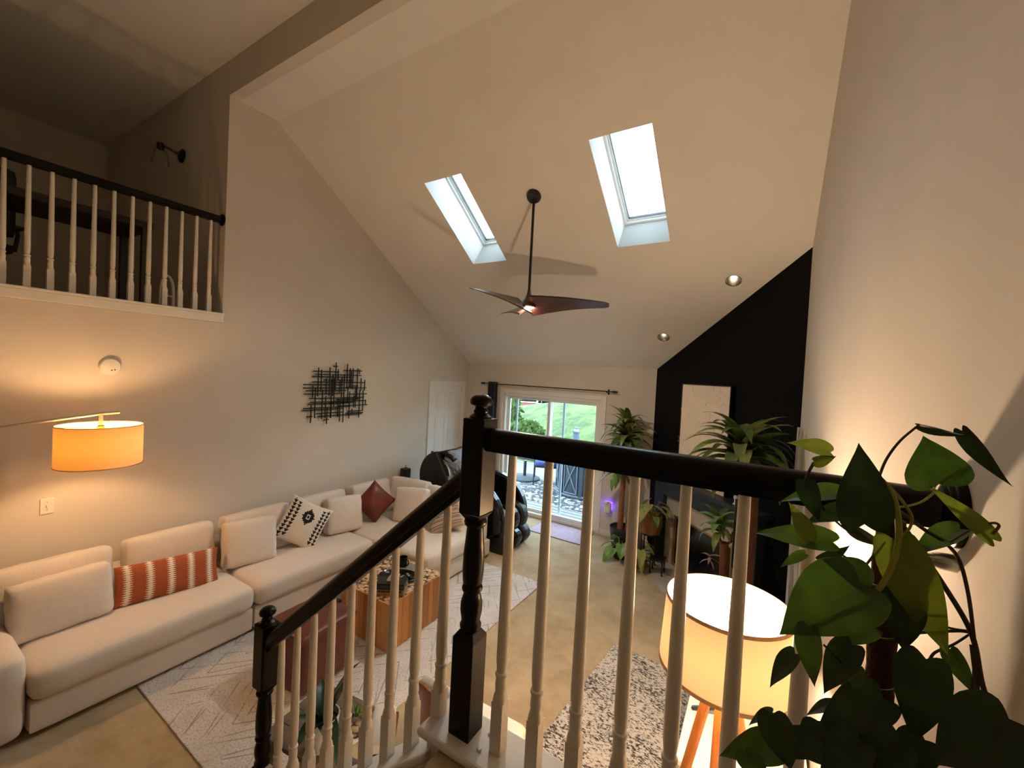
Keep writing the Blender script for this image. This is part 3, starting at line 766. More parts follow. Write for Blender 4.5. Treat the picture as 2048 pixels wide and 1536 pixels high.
# ------------------------------------------------------------------ leather ottoman
ot = thing('leather_ottoman', 'cube ottoman of chestnut leather with a dark strap beside the coffee table', 'ottoman', (-2.865, 1.93, .012), R(2))
rbox(.225, .235, .205, .04, 8, (.03, .03, .05)).build('body', 'leather_brown', ot, smooth=True, loc=(0, 0, .21))
lid = rbox(.228, .238, .03, .025, 8, (.0, .0, .3)).build('lid', 'leather_brown', ot, smooth=True, loc=(0, 0, .405))
q = MB().box(-.02, .02, -.242, .242, .434, .444); q.box(-.02, .02, -.249, -.238, .1, .44); q.box(-.02, .02, .238, .249, .1, .44)
q.build('strap', 'black_metal', ot, bev=.003)
q = MB().tube([(.0, -.255, .30), (.022, -.26, .28), (.022, -.262, .23), (0, -.26, .21), (-.02, -.26, .24)], .005); q.build('buckle', 'silver', ot, smooth=True)
for sx in (-1, 1):
    for sy in (-1, 1): MB().lathe([(.02, -.0), (.025, .03)], 10, c=(sx*.17, sy*.18, 0)).build('foot', 'black_metal', ot)

# ------------------------------------------------------------------ moulded plywood lounge chair
lg = thing('lounge_chair', 'armless moulded plywood lounge chair with white leather pads below the landing', 'chair', (-1.205, 1.80, .0), R(180))
def shell(wd, ht, curve, th, nx=10, nz=10, corner=.13):
    """bent sheet with rounded corners; width X, height Z, hollow side -Y"""
    m_ = MB(); pts = []
    for j in range(nz+1):
        v = j/nz; z = v*ht
        e = min(z, ht-z); shrink = 0
        if e < corner: shrink = corner-math.sqrt(max(0, corner**2-(corner-e)**2))
        hw = wd/2-shrink
        for i in range(nx+1):
            u = i/nx*2-1; x = u*hw
            pts.append((x, -curve*(x/(wd/2))**2, z))
    n = len(pts); vs = pts+[(x, y+th, z) for x, y, z in pts]
    W = nx+1
    for j in range(nz):
        for i in range(nx):
            a = j*W+i; m_.f.append((a, a+1, a+W+1, a+W)); m_.mi.append(0); m_.f.append((n+a, n+a+W, n+a+W+1, n+a+1)); m_.mi.append(0)
    bd = [i for i in range(W)] + [j*W+nx for j in range(1, nz+1)] + [nz*W+i for i in range(nx-1, -1, -1)] + [j*W for j in range(nz-1, 0, -1)]
    for k in range(len(bd)):
        a, b = bd[k], bd[(k+1) % len(bd)]; m_.f.append((a, b, n+b, n+a)); m_.mi.append(1)
    m_.v = vs; return m_
for nm, (wd, ht, zz, yy, tilt) in {'back_shell': (.42, .26, .30, .22, -10), 'head_shell': (.40, .32, .535, .27, -8)}.items():
    s_ = shell(wd, ht, .05, .012, corner=.09).build(nm, ['plywood', 'ply_edge'], lg, smooth=True, loc=(0, yy, zz), rot=(R(tilt), 0, 0))
    rbox(wd/2-.02, .035, ht/2-.02, .03, 8, (0, .2, 0)).build('pad', 'white_leather', s_, smooth=True, loc=(0, -.055, ht/2))
ss = shell(.44, .46, .05, .012, corner=.09).build('seat_shell', ['plywood', 'ply_edge'], lg, smooth=True, loc=(0, -.24, .33), rot=(R(-96), 0, 0))
rbox(.20, .045, .22, .035, 8, (0, .2, 0)).build('pad', 'white_leather', ss, smooth=True, loc=(0, -.06, .23))
MB().tube([(0, 0, .05), (0, .02, .25)], .03, 12).build('pedestal', 'black_metal', lg, smooth=True)
MB().bar((0, .02, .24), (0, .24, .40), .05, .012).build('back_brace', 'black_metal', lg)
for k in range(5):
    a = k*2*PI/5+.5; MB().bar((0, 0, .07), (.26*math.cos(a), .26*math.sin(a), .018), .045, .025).build('base_spoke', 'silver', lg, bev=.006)
fs_ = thing('footstool', 'small plywood footstool with a white leather pad beside the low side table', 'footstool', (-1.655, 1.545, 0), R(40))
f1 = shell(.17, .30, .04, .012, corner=.05).build('seat_shell', ['plywood', 'ply_edge'], fs_, smooth=True, loc=(0, -.15, .38), rot=(R(-90), 0, 0))
rbox(.068, .035, .135, .03, 8, (0, .25, 0)).build('pad', 'white_leather', f1, smooth=True, loc=(0, -.05, .15))
MB().tube([(0, 0, .04), (0, 0, .37)], .022, 12).build('pedestal', 'black_metal', fs_, smooth=True)
for k in range(4):
    a = k*PI/2+.4; MB().bar((0, 0, .05), (.17*math.cos(a), .17*math.sin(a), .012), .035, .02).build('base_spoke', 'silver', fs_, bev=.005)

# small side table with plants beside the stair foot
sd = thing('side_table', 'low grey-brown wooden side table carrying a white pot below the stair balusters', 'table', (-1.90, 1.35, 0), R(8))
for k in range(4):
    MB().box(-.19, .19, -.20+k*.1+.0008, -.20+(k+1)*.1-.0008, .47, .495).build('top_plank', 'grey_wood', sd, bev=.003)
for sx in (-1, 1):
    for sy in (-1, 1): MB().box(sx*.16-.02, sx*.16+.02, sy*.17-.02, sy*.17+.02, 0, .47).build('leg', 'grey_wood', sd)
MB().box(-.17, .17, -.18, .18, .15, .165).build('shelf', 'grey_wood', sd)

# ------------------------------------------------------------------ wall art of crossed bars
art = thing('bar_wall_art', 'wall sculpture of crossed thin black metal bars on the left wall', 'wall art', (XL, 3.35, 2.02))
rng = random.Random(12)
def bar_v(px, pt, pb):
    a = on_x(px, pt, XL+.045); b = on_x(px-(pb-pt)*.045, pb, XL+.045); y = (a.y+b.y)/2-3.35
    MB().box(.04, .048, y-.006, y+.006, b.z-2.02, a.z-2.02).build('bar', 'black_metal', art)
def bar_h(py, pl_, pr):
    a = on_x(pl_, py, XL+.035); b = on_x(pr, py, XL+.035); z = (a.z+b.z)/2-2.02
    MB().box(.03, .038, a.y-3.35, b.y-3.35, z-.006, z+.006).build('bar', 'black_metal', art)
sx_ = 400/2048; Zx = lambda x: 560+x*sx_; Zy = lambda y: 680+y*sx_
for x, t0, t1 in ((390, 280, 580), (420, 305, 535), (507, 280, 570), (570, 232, 525), (590, 300, 410), (686, 245, 500), (713, 290, 490), (727, 310, 500), (744, 288, 505), (790, 290, 610), (808, 300, 350), (824, 390, 520), (862, 408, 515),
                  (525, 395, 800), (553, 390, 680), (470, 390, 560), (330, 465, 590), (358, 490, 800), (430, 510, 810), (462, 575, 800), (311, 670, 850), (518, 620, 800), (475, 690, 860), (590, 600, 790), (608, 610, 835), (645, 600, 845),
                  (708, 525, 805), (730, 705, 760), (770, 480, 690), (810, 510, 795), (846, 510, 725), (868, 612, 665), (630, 380, 600), (655, 350, 660), (540, 350, 575), (750, 570, 690), (610, 415, 540), (690, 480, 640)):
    bar_v(Zx(x+8), Zy(t0), Zy(t1))
for y, l0, l1 in ((322, 340, 610), (352, 365, 520), (378, 330, 735), (360, 535, 835), (315, 655, 840), (410, 445, 740), (432, 330, 870), (457, 240, 650), (490, 235, 885), (518, 265, 680), (550, 245, 660), (552, 690, 890), (592, 300, 860), (605, 580, 820), (628, 310, 880),
                  (650, 285, 720), (668, 600, 895), (690, 240, 720), (712, 225, 640), (745, 370, 650), (745, 670, 850), (768, 385, 840), (785, 270, 330), (815, 445, 500), (270, 545, 595), (470, 700, 800), (725, 690, 840), (640, 500, 760)):
    bar_h(Zy(y+(l0+l1)*.0 ), Zx(l0), Zx(l1))
# smoke detector and light switch
sm = thing('smoke_detector', 'round white smoke detector on the wall above the lit arc lamp', 'smoke detector', (XL, 1.19, 2.268))
MB().lathe([(.07, 0), (.07, .018), (.062, .034), (.05, .038), (.001, .04)], 28, M=Matrix.Rotation(PI/2, 4, 'Y')).build('housing', 'white_plastic', sm, smooth=True)
q = MB().lathe([(.005, .036), (.005, .042)], 8, M=Matrix.Rotation(PI/2, 4, 'Y'), c=(0, .005, -.03)); q.lathe([(.005, .036), (.005, .042)], 8, M=Matrix.Rotation(PI/2, 4, 'Y'), c=(0, .025, -.026)); q.build('sensor_hole', 'black_metal', sm)
sw = thing('light_switch', 'white light switch plate on the wall below the lit arc lamp', 'switch', (XL, .856, 1.175))
MB().box(0, .007, -.037, .037, -.06, .06).build('plate', 'white_plastic', sw, bev=.003)
MB().box(.006, .016, -.005, .005, -.012, .012).build('toggle', 'white_plastic', sw, bev=.002)
for z in (-.03, .03): MB().lathe([(.003, .006), (.003, .008)], 8, M=Matrix.Rotation(PI/2, 4, 'Y'), c=(0, 0, z)).build('screw', 'silver', sw)

# ------------------------------------------------------------------ arc lamp
al = thing('arc_floor_lamp', 'arc floor lamp with lit amber drum shade above the sofa', 'lamp', (-3.98, -.62, 0))
def A(x, y, z): return (x+3.98, y+.62, z)
SCX, SCY, SZ0, SZ1, SR = -4.06, 1.0, 1.575, 1.86, .232
MB().lathe([(SR, SZ0), (SR, SZ1)], 48, c=A(SCX, SCY, 0), caps=False).build('shade', 'shade_amber', al, smooth=True, fix=False)
for z in (SZ0, SZ1):
    q = MB(); q.tube([A(SCX+SR*math.cos(a), SCY+SR*math.sin(a), z) for a in [2*PI*k/48 for k in range(49)]], .003, 6, False)
    q.build('shade_ring', 'brass', al, smooth=True)
q = MB()
for k in range(3):
    a = 2*PI*k/3+.6; q.tube([A(SCX, SCY, SZ1-.02), A(SCX+SR*math.cos(a), SCY+SR*math.sin(a), SZ1-.003)], .0025, 6)
q.lathe([(.02, -.01), (.02, .01), (.01, .02)], 12, c=A(SCX, SCY, SZ1-.02)); q.build('spider', 'brass', al, smooth=True)
arm = [A(-3.98, -.62, .06), A(-3.98, -.62, .8), A(-3.98, -.58, 1.3), A(-3.99, -.4, 1.58), A(-4.0, -.1, 1.74), A(-4.02, .3, 1.845), A(-4.04, .7, 1.905), A(-4.06, 1.0, 1.94), A(-4.065, 1.10, 1.945)]
MB().tube(arm, .0105, 10).build('arm', 'lamp_metal', al, smooth=True)
MB().tube([A(SCX, SCY, 1.94), A(SCX, SCY, SZ1-.02)], .012, 10).build('stem', 'lamp_metal', al, smooth=True)
MB().lathe([(.16, 0), (.16, .03), (.15, .04), (.03, .06)], 32).build('base', 'lamp_metal', al, smooth=True)
MB().lathe([(.001, -.045), (.022, -.038), (.032, -.015), (.03, .01), (.016, .04), (.012, .06)], 16, c=A(SCX, SCY, 1.735)).build('bulb', 'bulb_arc', al, smooth=True)
MB().tube([A(SCX, SCY, 1.79), A(SCX, SCY, SZ1-.02)], .016, 10).build('socket', 'lamp_metal', al, smooth=True)

# ------------------------------------------------------------------ tripod floor lamp
tl = thing('tripod_floor_lamp', 'tripod floor lamp with orange wooden legs and large lit cream drum shade', 'lamp', (-.07, 1.88, 0))
TZ0, TZ1, TR0, TR1 = 1.228, 1.507, .246, .230
MB().lathe([(TR0, TZ0), (TR1, TZ1)], 64, caps=False).build('shade', 'shade_cream', tl, smooth=True, fix=False)
for z, r in ((TZ0+.006, TR0), (TZ1-.006, TR1)):
    MB().lathe([(r+.0018, z-.007), (r+.0018, z+.007), (r-.0018, z+.007), (r-.0018, z-.007), (r+.0018, z-.007)], 64, caps=False).build('shade_trim', 'trim_tan', tl, smooth=True)
q = MB()
for k in range(3):
    a = 2*PI*k/3+.3; q.tube([(0, 0, TZ0+.02), (TR0*math.cos(a), TR0*math.sin(a), TZ0+.008)], .0025, 6)
q.build('spider', 'brass', tl, smooth=True)
for az in (145, 268, 28):
    a = R(az); MB().bar((.04*math.cos(a), .04*math.sin(a), 1.18), (.30*math.cos(a), .30*math.sin(a), .008), .034, .034, (math.cos(a), math.sin(a), 0)).build('leg', 'oak_leg', tl, bev=.008)
MB().lathe([(.05, 1.13), (.055, 1.16), (.05, 1.19), (.02, 1.2)], 16).build('hub', 'oak_leg', tl, smooth=True)
MB().tube([(0, 0, 1.18), (0, 0, 1.31)], .017, 12).build('socket', 'lamp_metal', tl, smooth=True)
MB().lathe([(.014, -.055), (.018, -.04), (.03, -.012), (.032, .008), (.026, .026), (.012, .036), (.001, .038)], 18, c=(0, 0, 1.365)).build('bulb', 'bulb_floor', tl, smooth=True)

# ------------------------------------------------------------------ television on a white console
cn = thing('media_console', 'white media console against the right wall behind the tripod lamp', 'console', (.02, 3.02, 0))
MB().box(-.27, .27, -.87, .87, .06, .52).build('body', 'console_white', cn, bev=.004)
MB().box(-.28, .27, -.88, .88, .52, .55).build('top', 'console_white', cn, bev=.004)
for k in range(3):
    dd = MB().box(-.288, -.27, -.86+k*.575, -.29+k*.575, .075, .51).build('door', 'console_white', cn, bev=.003)
    MB().box(-.298, -.288, -.59+k*.575, -.56+k*.575, .30, .32).build('knob', 'black_metal', dd)
for sx in (-.22, .22):
    for sy in (-.8, .8): MB().box(sx-.02, sx+.02, sy-.02, sy+.02, 0, .06).build('leg', 'console_white', cn)
A0, A1 = Vector((-.085, 2.36, 0)), Vector((-.137, 3.80, 0)); ang = math.atan2(A1.y-A0.y, A1.x-A0.x)-PI/2
tv = thing('television', 'flat black television standing edge-on on the white console', 'television', ((A0.x+A1.x)/2, (A0.y+A1.y)/2, .55), ang)
MB().box(-.0, .028, -.72, .72, .085, .91).build('panel', 'black_gloss', tv, bev=.003)
MB().box(.028, .055, -.45, .45, .15, .5).build('rear_housing', 'dark_plastic', tv, bev=.006)
for s in (-1, 1):
    q = MB().bar((.01, s*.58, .09), (-.145, s*.56, .008), .022, .016); q.bar((.01, s*.58, .09), (.14, s*.66, .008), .022, .016)
    q.build('foot', 'black_metal', tv, bev=.003)

# ------------------------------------------------------------------ ceiling fan
fan = thing('ceiling_fan', 'three blade walnut ceiling fan on a black downrod with a lit round light', 'ceiling fan', (-2.08, 3.665, 0))
cm = Matrix.Rotation(-TH, 4, 'X')
MB().lathe([(.075, .0), (.075, -.02), (.06, -.05), (.02, -.065)], 28, M=cm, c=(0, .0, 4.192)).build('canopy', 'black_metal', fan, smooth=True)
MB().tube([(0, 0, 4.17), (0, 0, 3.18)], .0135, 12).build('downrod', 'black_metal', fan, smooth=True)
MB().lathe([(.016, 3.235), (.022, 3.20), (.045, 3.15), (.06, 3.13), (.075, 3.10), (.085, 3.075), (.07, 3.062), (.001, 3.06)], 28).build('motor_hub', 'walnut_blade', fan, smooth=True)
MB().lathe([(.001, 3.0535), (.055, 3.0545), (.062, 3.062), (.001, 3.063)], 28).build('light', 'fan_light', fan, smooth=True)
def blade():
    m_ = MB(); n = 16; vs = []
    for i in range(n+1):
        s = i/n; r = .03+s*.77
        wd = .13*(1-s)**1.5+.125*(1-.06*s)+.015*math.sin(PI*s)
        if s > .93: wd *= math.sqrt(max(.02, 1-((s-.93)/.07)**2*.6))
        tw = -R(24*(1-s)+16); sweep = .05*s*s-.02; zz = 3.085+.02*s+.015*math.sin(s*PI)
        for k in range(5):
            e = (k/4-.5)*wd
            for sg in (1,):
                vs.append((r, sweep+e*math.cos(tw), zz+e*math.sin(tw)))
    th_ = .006; N0 = len(vs); vs += [(x, y, z-th_-.012*(1-i//5/n)) for i, (x, y, z) in enumerate(vs)]
    for i in range(n):
        for k in range(4):
            a = i*5+k; m_.f += [(a, a+1, a+6, a+5), (N0+a, N0+a+5, N0+a+6, N0+a+1)]
        m_.f += [(i*5, i*5+5, N0+i*5+5, N0+i*5), (i*5+4, N0+i*5+4, N0+i*5+9, i*5+9)]
    m_.f += [(n*5+k, n*5+k+1, N0+n*5+k+1, N0+n*5+k) for k in range(4)]
    m_.mi = [0]*len(m_.f); m_.v = vs; return m_
bd = None
for az in (19, 139, 259):
    if bd is None: bd = blade().build('blade', 'walnut_blade', fan, smooth=True, rot=(0, 0, R(az)))
    else: inst(bd, 'blade', fan, rot=(0, 0, R(az)))
# recessed lights
for p_, lb_ in zip(CANS, ('recessed ceiling downlight closer to the skylight and the tall right wall', 'recessed ceiling downlight closer to the sliding door wall')):
    cl_ = thing('recessed_light', lb_, 'ceiling light', p_, 0, 'recessed ceiling lights'); cl_.rotation_euler = (-TH+PI, 0, 0)   # local -Z goes up into the ceiling
    MB().lathe([(.100, -.001), (.100, .004), (.076, .006), (.072, .001), (.072, -.001)], 36, caps=False).build('trim_ring', 'white_trim', cl_, smooth=True)
    MB().lathe([(.076, .006), (.076, .0065), (.071, .0065), (.071, .0)], 36, caps=False).build('gap_ring', 'black_metal', cl_, smooth=True)
    MB().lathe([(.071, .003), (.0655, -.02), (.062, -.08), (.054, -.13), (.032, -.158), (.001, -.162)], 36, caps=False).build('reflector', 'silver', cl_, smooth=True)
    MB().lathe([(.001, -.108), (.014, -.111), (.021, -.122), (.020, -.136), (.012, -.15), (.010, -.16)], 18, caps=False).build('bulb', 'can_light', cl_, smooth=True)

# ------------------------------------------------------------------ fireplace on the 45 degree wall
fp = thing('fireplace', 'corner fireplace with black mantel and pale marble surround', 'fireplace', dg(DL/2, 0, 0), R(-45))
# local x runs along the wall, local -y into the room
def fb(name, s0, s1, o0, o1, z0, z1, m_, parent=fp, bev=.003):
    return MB().box(s0-DL/2, s1-DL/2, -o1, -o0, z0, z1).build(name, m_, parent, bev=bev)
fb('pilaster', .27, .47, 0, .10, .03, .90, 'mantel_black'); fb('pilaster', 1.78, 1.98, 0, .10, .03, .90, 'mantel_black')
fb('header_panel', .27, 1.98, 0, .10, .90, 1.12, 'mantel_black'); fb('mantel_shelf', .20, 2.05, 0, .20, 1.12, 1.165, 'mantel_black')
fb('shelf_moulding', .24, 2.01, 0, .14, 1.09, 1.12, 'mantel_black')
for k in range(5):
    fb('marble_tile', .47, .62, 0, .045, .031+k*.13, .031+(k+1)*.13-.002, 'marble', bev=.0015)
    fb('marble_tile', 1.63, 1.78, 0, .045, .031+k*.13, .031+(k+1)*.13-.002, 'marble', bev=.0015)
for k in range(4):
    fb('marble_tile', .47+k*.3275, .47+(k+1)*.3275-.002, 0, .045, .683, .90, 'marble', bev=.0015)
fb('firebox_back', .62, 1.63, .002, .008, .03, .683, 'black_metal')
fo = fb('glass_door', .66, 1.59, .012, .020, .06, .65, 'black_gloss')
q = MB()
for (s0, s1, z0, z1) in ((.62, .66, .03, .683), (1.59, 1.63, .03, .683), (.66, 1.59, .03, .06), (.66, 1.59, .65, .683)):
    q.box(s0-DL/2, s1-DL/2, -.03, -.008, z0, z1)
q.build('firebox_frame', 'brass', fp, bev=.003)
hearth = thing('marble_hearth', 'low marble tile hearth slab in front of the fireplace', 'hearth', dg(DL/2, 0, 0), R(-45))
k = 0
for i in range(6):
    for j in range(2):
        MB().box(.22+i*.305-DL/2, .22+(i+1)*.305-.002-DL/2, -.545+j*.2715, -.545+(j+1)*.2715-.002, 0, .03).build('marble_tile', 'marble', hearth, bev=.0015)
ar = thing('plaster_canvas', 'tall pale textured plaster canvas leaning on the fireplace mantel', 'wall art', dg(1.065, .0, 1.165), R(-45))
MB().box(-.405, .405, -.05, -.012, 0, 1.195).build('canvas', 'plaster_art', ar, bev=.004)
q = MB()
for (a, b, c_, d_) in ((-.417, -.405, 0, 1.207), (.405, .417, 0, 1.207), (-.405, .405, 1.195, 1.207)): q.box(a, b, -.055, -.01, c_, d_)
q.build('thin_frame', 'black_metal', ar)
rng = random.Random(5)
for k in range(26):
    x, z = rng.uniform(-.36, .36), rng.uniform(.2, 1.15); a = rng.uniform(0, 6); L = rng.uniform(.05, .16)
    pts = [(x+L*i/5*math.cos(a+.5*math.sin(i*.8+k)), -.051, min(1.19, max(.01, z+L*i/5*math.sin(a+.5*math.sin(i*.8+k))))) for i in range(6)]
    MB().tube(pts, [.001, .004, .005, .004, .004, .001], 6).build('plaster_ridge', 'plaster_art', ar, smooth=True)
for (s, lab, h_) in ((.52, 'short pale figurine at the sliding door end of the mantel shelf', .07), (1.72, 'short pale candle holder at the right wall end of the mantel shelf', .09)):
    c_ = dg(s, .13, 1.165); o = MB().lathe([(.022, 0), (.024, .008), (.012, .02), (.012, h_*.6), (.02, h_*.7), (.018, h_), (.001, h_)], 14).build('mantel_ornament', 'pot_white', None, smooth=True)
    o.location = c_; tag(o, lab, 'ornament')

# ------------------------------------------------------------------ curtain, rod, night light, speaker
rd = thing('curtain_rod', 'thin black curtain rod above the sliding glass door', 'curtain rod', (-3.02, YB-.085, 2.19))
MB().tube([(-1.19, 0, 0), (1.12, 0, 0)], .009, 10).build('rod', 'black_metal', rd, smooth=True)
for s, x in ((-1, -1.19), (1, 1.12)):
    MB().lathe([(.012, 0), (.016, .01), (.016, .07), (.010, .08)], 14, M=Matrix.Rotation(s*PI/2, 4, 'Y'), c=(x, 0, 0)).build('finial', 'black_metal', rd, smooth=True)
for x in (-1.08, 1.04):
    q = MB().box(x-.01, x+.01, -.008, .085, -.02, -.006); q.box(x-.012, x+.012, .078, .085, -.05, .03); q.build('bracket', 'black_metal', rd)
cu = MB(); n = 40; vs = []
for z in (.02, .5, 1.2, 1.9, 2.225):
    for i in range(n+1):
        s = i/n; vs.append((-4.14+.19*s, YB-.085+.045*math.sin(s*2*PI*3.5)*(1 if z < 2 else .9), z))
for j in range(4):
    for i in range(n): a = j*(n+1)+i; cu.f.append((a, a+1, a+n+2, a+n+1)); cu.mi.append(0)
cu.v = vs
co = cu.build('curtain', 'slate_fabric', None, smooth=True); md = co.modifiers.new('thick', 'SOLIDIFY'); md.thickness = .004
tag(co, 'dark slate curtain gathered at the left end of the black rod', 'curtain')
q = MB()
for i in range(4): q.tube([(-4.125+.05*i + .001*math.cos(a), YB-.085+.021*math.cos(a), 2.19+.021*math.sin(a)) for a in [2*PI*k/14 for k in range(15)]], .004, 6, False)
q.build('grommet', 'silver', co, smooth=True)
nl = thing('night_light', 'white plug-in night light glowing violet on the wall by the sliding door', 'night light', (-1.875, YB, .475))
rbox(.055, .03, .085, .03, 8).build('body', 'white_plastic', nl, smooth=True, loc=(0, -.062, -.02))
MB().box(-.05, .05, -.030, -.010, -.06, .058).build('violet_lamp', 'uv_light', nl)
q = MB().box(-.036, .036, -.006, 0, -.06, .06); q.build('outlet_plate', 'white_plastic', nl, bev=.002)
sp_ = thing('tower_speaker', 'slim black tower speaker standing behind the sofa corner', 'speaker', (-4.54, 4.50, 0))
MB().box(-.055, .055, -.06, .06, .02, .87).build('cabinet', 'black_metal', sp_, bev=.01)
MB().lathe([(.09, 0), (.09, .02)], 24).build('base', 'black_metal', sp_)
MB().lathe([(.02, .87), (.022, .885), (.008, .89), (.008, .905), (.014, .91), (.001, .918)], 14).build('tweeter', 'silver', sp_, smooth=True)

# ------------------------------------------------------------------ massage chair
mc = thing('massage_chair', 'black massage chair with hooded head rest behind the sofa', 'massage chair', (-3.5, 4.85, 0))
def side_prof(pts, y0, y1, name, m_, bev=.03, parent=mc):
    return MB().prism([(x+3.5, z) for x, z in pts], y0, y1, 'y').build(name, m_, parent, smooth=False, bev=bev, seg=3)
def arcp(cx, cz, rx, rz_, a0, a1, n=14): return [(cx+rx*math.cos(R(a0+(a1-a0)*i/n)), cz+rz_*math.sin(R(a0+(a1-a0)*i/n))) for i in range(n+1)]
for (ya, yb) in ((-.36, -.25), (.25, .36)):
    hood = arcp(-3.90, .84, .36, .37, 215, 100)
    hood += [(-3.86, 1.08), (-3.76, .92), (-3.70, .80), (-3.68, .70), (-3.75, .60), (-3.95, .52)]
    side_prof(hood, ya, yb, 'hood_side', 'black_metal', .03)
    arm_ = arcp(-3.33, .42, .54, .50, 150, 5) + [(-2.80, .30), (-3.0, .18), (-3.6, .18), (-3.80, .36)]
    side_prof(arm_, ya-.01, yb+.01, 'arm_shell', 'black_gloss', .03)
hb = MB(); n = 14; vs = []
for i in range(n+1):
    a = R(200-150*i/n)
    for y in (-.26, .26): vs.append((-3.90+.35*math.cos(a)+3.5, y, .84+.36*math.sin(a)))
for i in range(n): hb.f.append((2*i, 2*i+1, 2*i+3, 2*i+2)); hb.mi.append(0)
hb.v = vs; ho = hb.build('hood_shell', 'black_metal', mc, smooth=True); md = ho.modifiers.new('t', 'SOLIDIFY'); md.thickness = .05
rbox(.17, .25, .09, .06, 12, (0, 0, .25), .012, 3).build('head_pillow', 'hair_grey_cloth', mc, smooth=True, loc=(-.25, 0, 1.06), rot=(0, R(42), 0))
rbox(.09, .25, .36, .06, 8, (.2, 0, 0), .006, 4).build('back_pad', 'hair_grey_cloth', mc, smooth=True, loc=(-.24, 0, .76), rot=(0, R(-28), 0))
rbox(.30, .24, .09, .06, 8, (0, 0, .15)).build('seat_pad', 'dark_plastic', mc, smooth=True, loc=(.12, 0, .42), rot=(0, R(6), 0))
MB().box(-.35, .3, -.25, .25, 0, .2).build('chassis', 'black_metal', mc, bev=.03)
for s in (-1, 0, 1):
    side_prof(arcp(-2.93, .37, .19, .21, 175, -20)+[(-2.80, .18), (-3.0, .16), (-3.10, .25)], s*.235-.085, s*.235+.085, 'calf_bolster', 'black_gloss' if s == 0 else 'dark_plastic', .045)
    side_prof(arcp(-2.88, .145, .19, .15, 165, -30)+[(-2.76, .005), (-3.02, .005), (-3.08, .06)], s*.235-.085, s*.235+.085, 'foot_bolster', 'black_gloss' if s == 0 else 'dark_plastic', .045)
for yy in (-.375, -.352):
    MB().tube([(x+3.5, yy, z) for x, z in arcp(-3.84, .82, .20 if yy < -.36 else .17, .30 if yy < -.36 else .26, 75, -45)], .0045, 6).build('piping', 'lamp_metal', mc, smooth=True)

# ------------------------------------------------------------------ leaves and plants
def strap_leaf(L, wd, rise, droop, n=9):
    m_ = MB(); vs = []; x = z = 0.; ang_ = rise
    for i in range(n+1):
        s = i/n
        hw = wd/2*(math.sin(PI*min(1, (s*.86+.10))**.75))*(1 if s < .97 else .35)
        vs += [(x, -hw, z+hw*.28), (x, 0, z), (x, hw, z+hw*.28)]
        ang_ = rise - droop*s**1.2; x += L/n*math.cos(ang_); z += L/n*math.sin(ang_)
    for i in range(n):
        for k in (0, 1): a = i*3+k; m_.f.append((a, a+1, a+4, a+3)); m_.mi.append(0)
    m_.v = vs; return m_
_leafcache = {}
def leaf_data(kind, *a, m_='leaf_drac'):
    key = (kind, a, m_)
    if key not in _leafcache:
        o = {'strap': strap_leaf, 'heart': heart_leaf}[kind](*a)
        me = bpy.data.meshes.new('leaf'); me.from_pydata(o.v, [], o.f); me.materials.append(MATS[m_])
        me.polygons.foreach_set('use_smooth', [True]*len(me.polygons)); _leafcache[key] = me
    return _leafcache[key]
def heart_leaf(aspect, curl, fold, n=18):
    """unit length from petiole (0) to tip (1) on +X; width aspect; curl bends the tip down"""
    OUT = [(0, 0), (-.06, .26), (-.085, .50), (-.05, .74), (.05, .92), (.18, 1.0), (.33, .98), (.50, .82), (.67, .57), (.82, .31), (.92, .12), (1.0, 0)]
    MID = [0, .0, .01, .03, .08, .17, .31, .48, .66, .81, .92, 1.0]
    m_ = MB(); vs = []; K = 4
    def at(a, t_): 
        f = t_*(len(a)-1); i_ = min(int(f), len(a)-2); f -= i_
        return a[i_]*(1-f)+a[i_+1]*f if not isinstance(a[0], tuple) else tuple(a[i_][q]*(1-f)+a[i_+1][q]*f for q in (0, 1))
    for i in range(n+1):
        t_ = i/n; ox, oy = at(OUT, t_); mx = at(MID, t_)
        for k in range(-K, K+1):
            u = abs(k)/K; x = mx+(ox-mx)*u; y = math.copysign(oy*u*aspect/2, k)
            bx = math.sin(curl*x)/curl if abs(curl) > 1e-3 else x
            bz = -(1-math.cos(curl*x))/curl if abs(curl) > 1e-3 else 0
            vs.append((bx, y*math.cos(fold), bz + abs(y)*math.sin(fold) + .010*math.sin(7*x+(2 if k > 0 else 0))*u))
    W = 2*K+1
    for i in range(n):
        for k in range(2*K): a = i*W+k; m_.f.append((a, a+1, a+W+1, a+W)); m_.mi.append(0)
    m_.v = vs; return m_
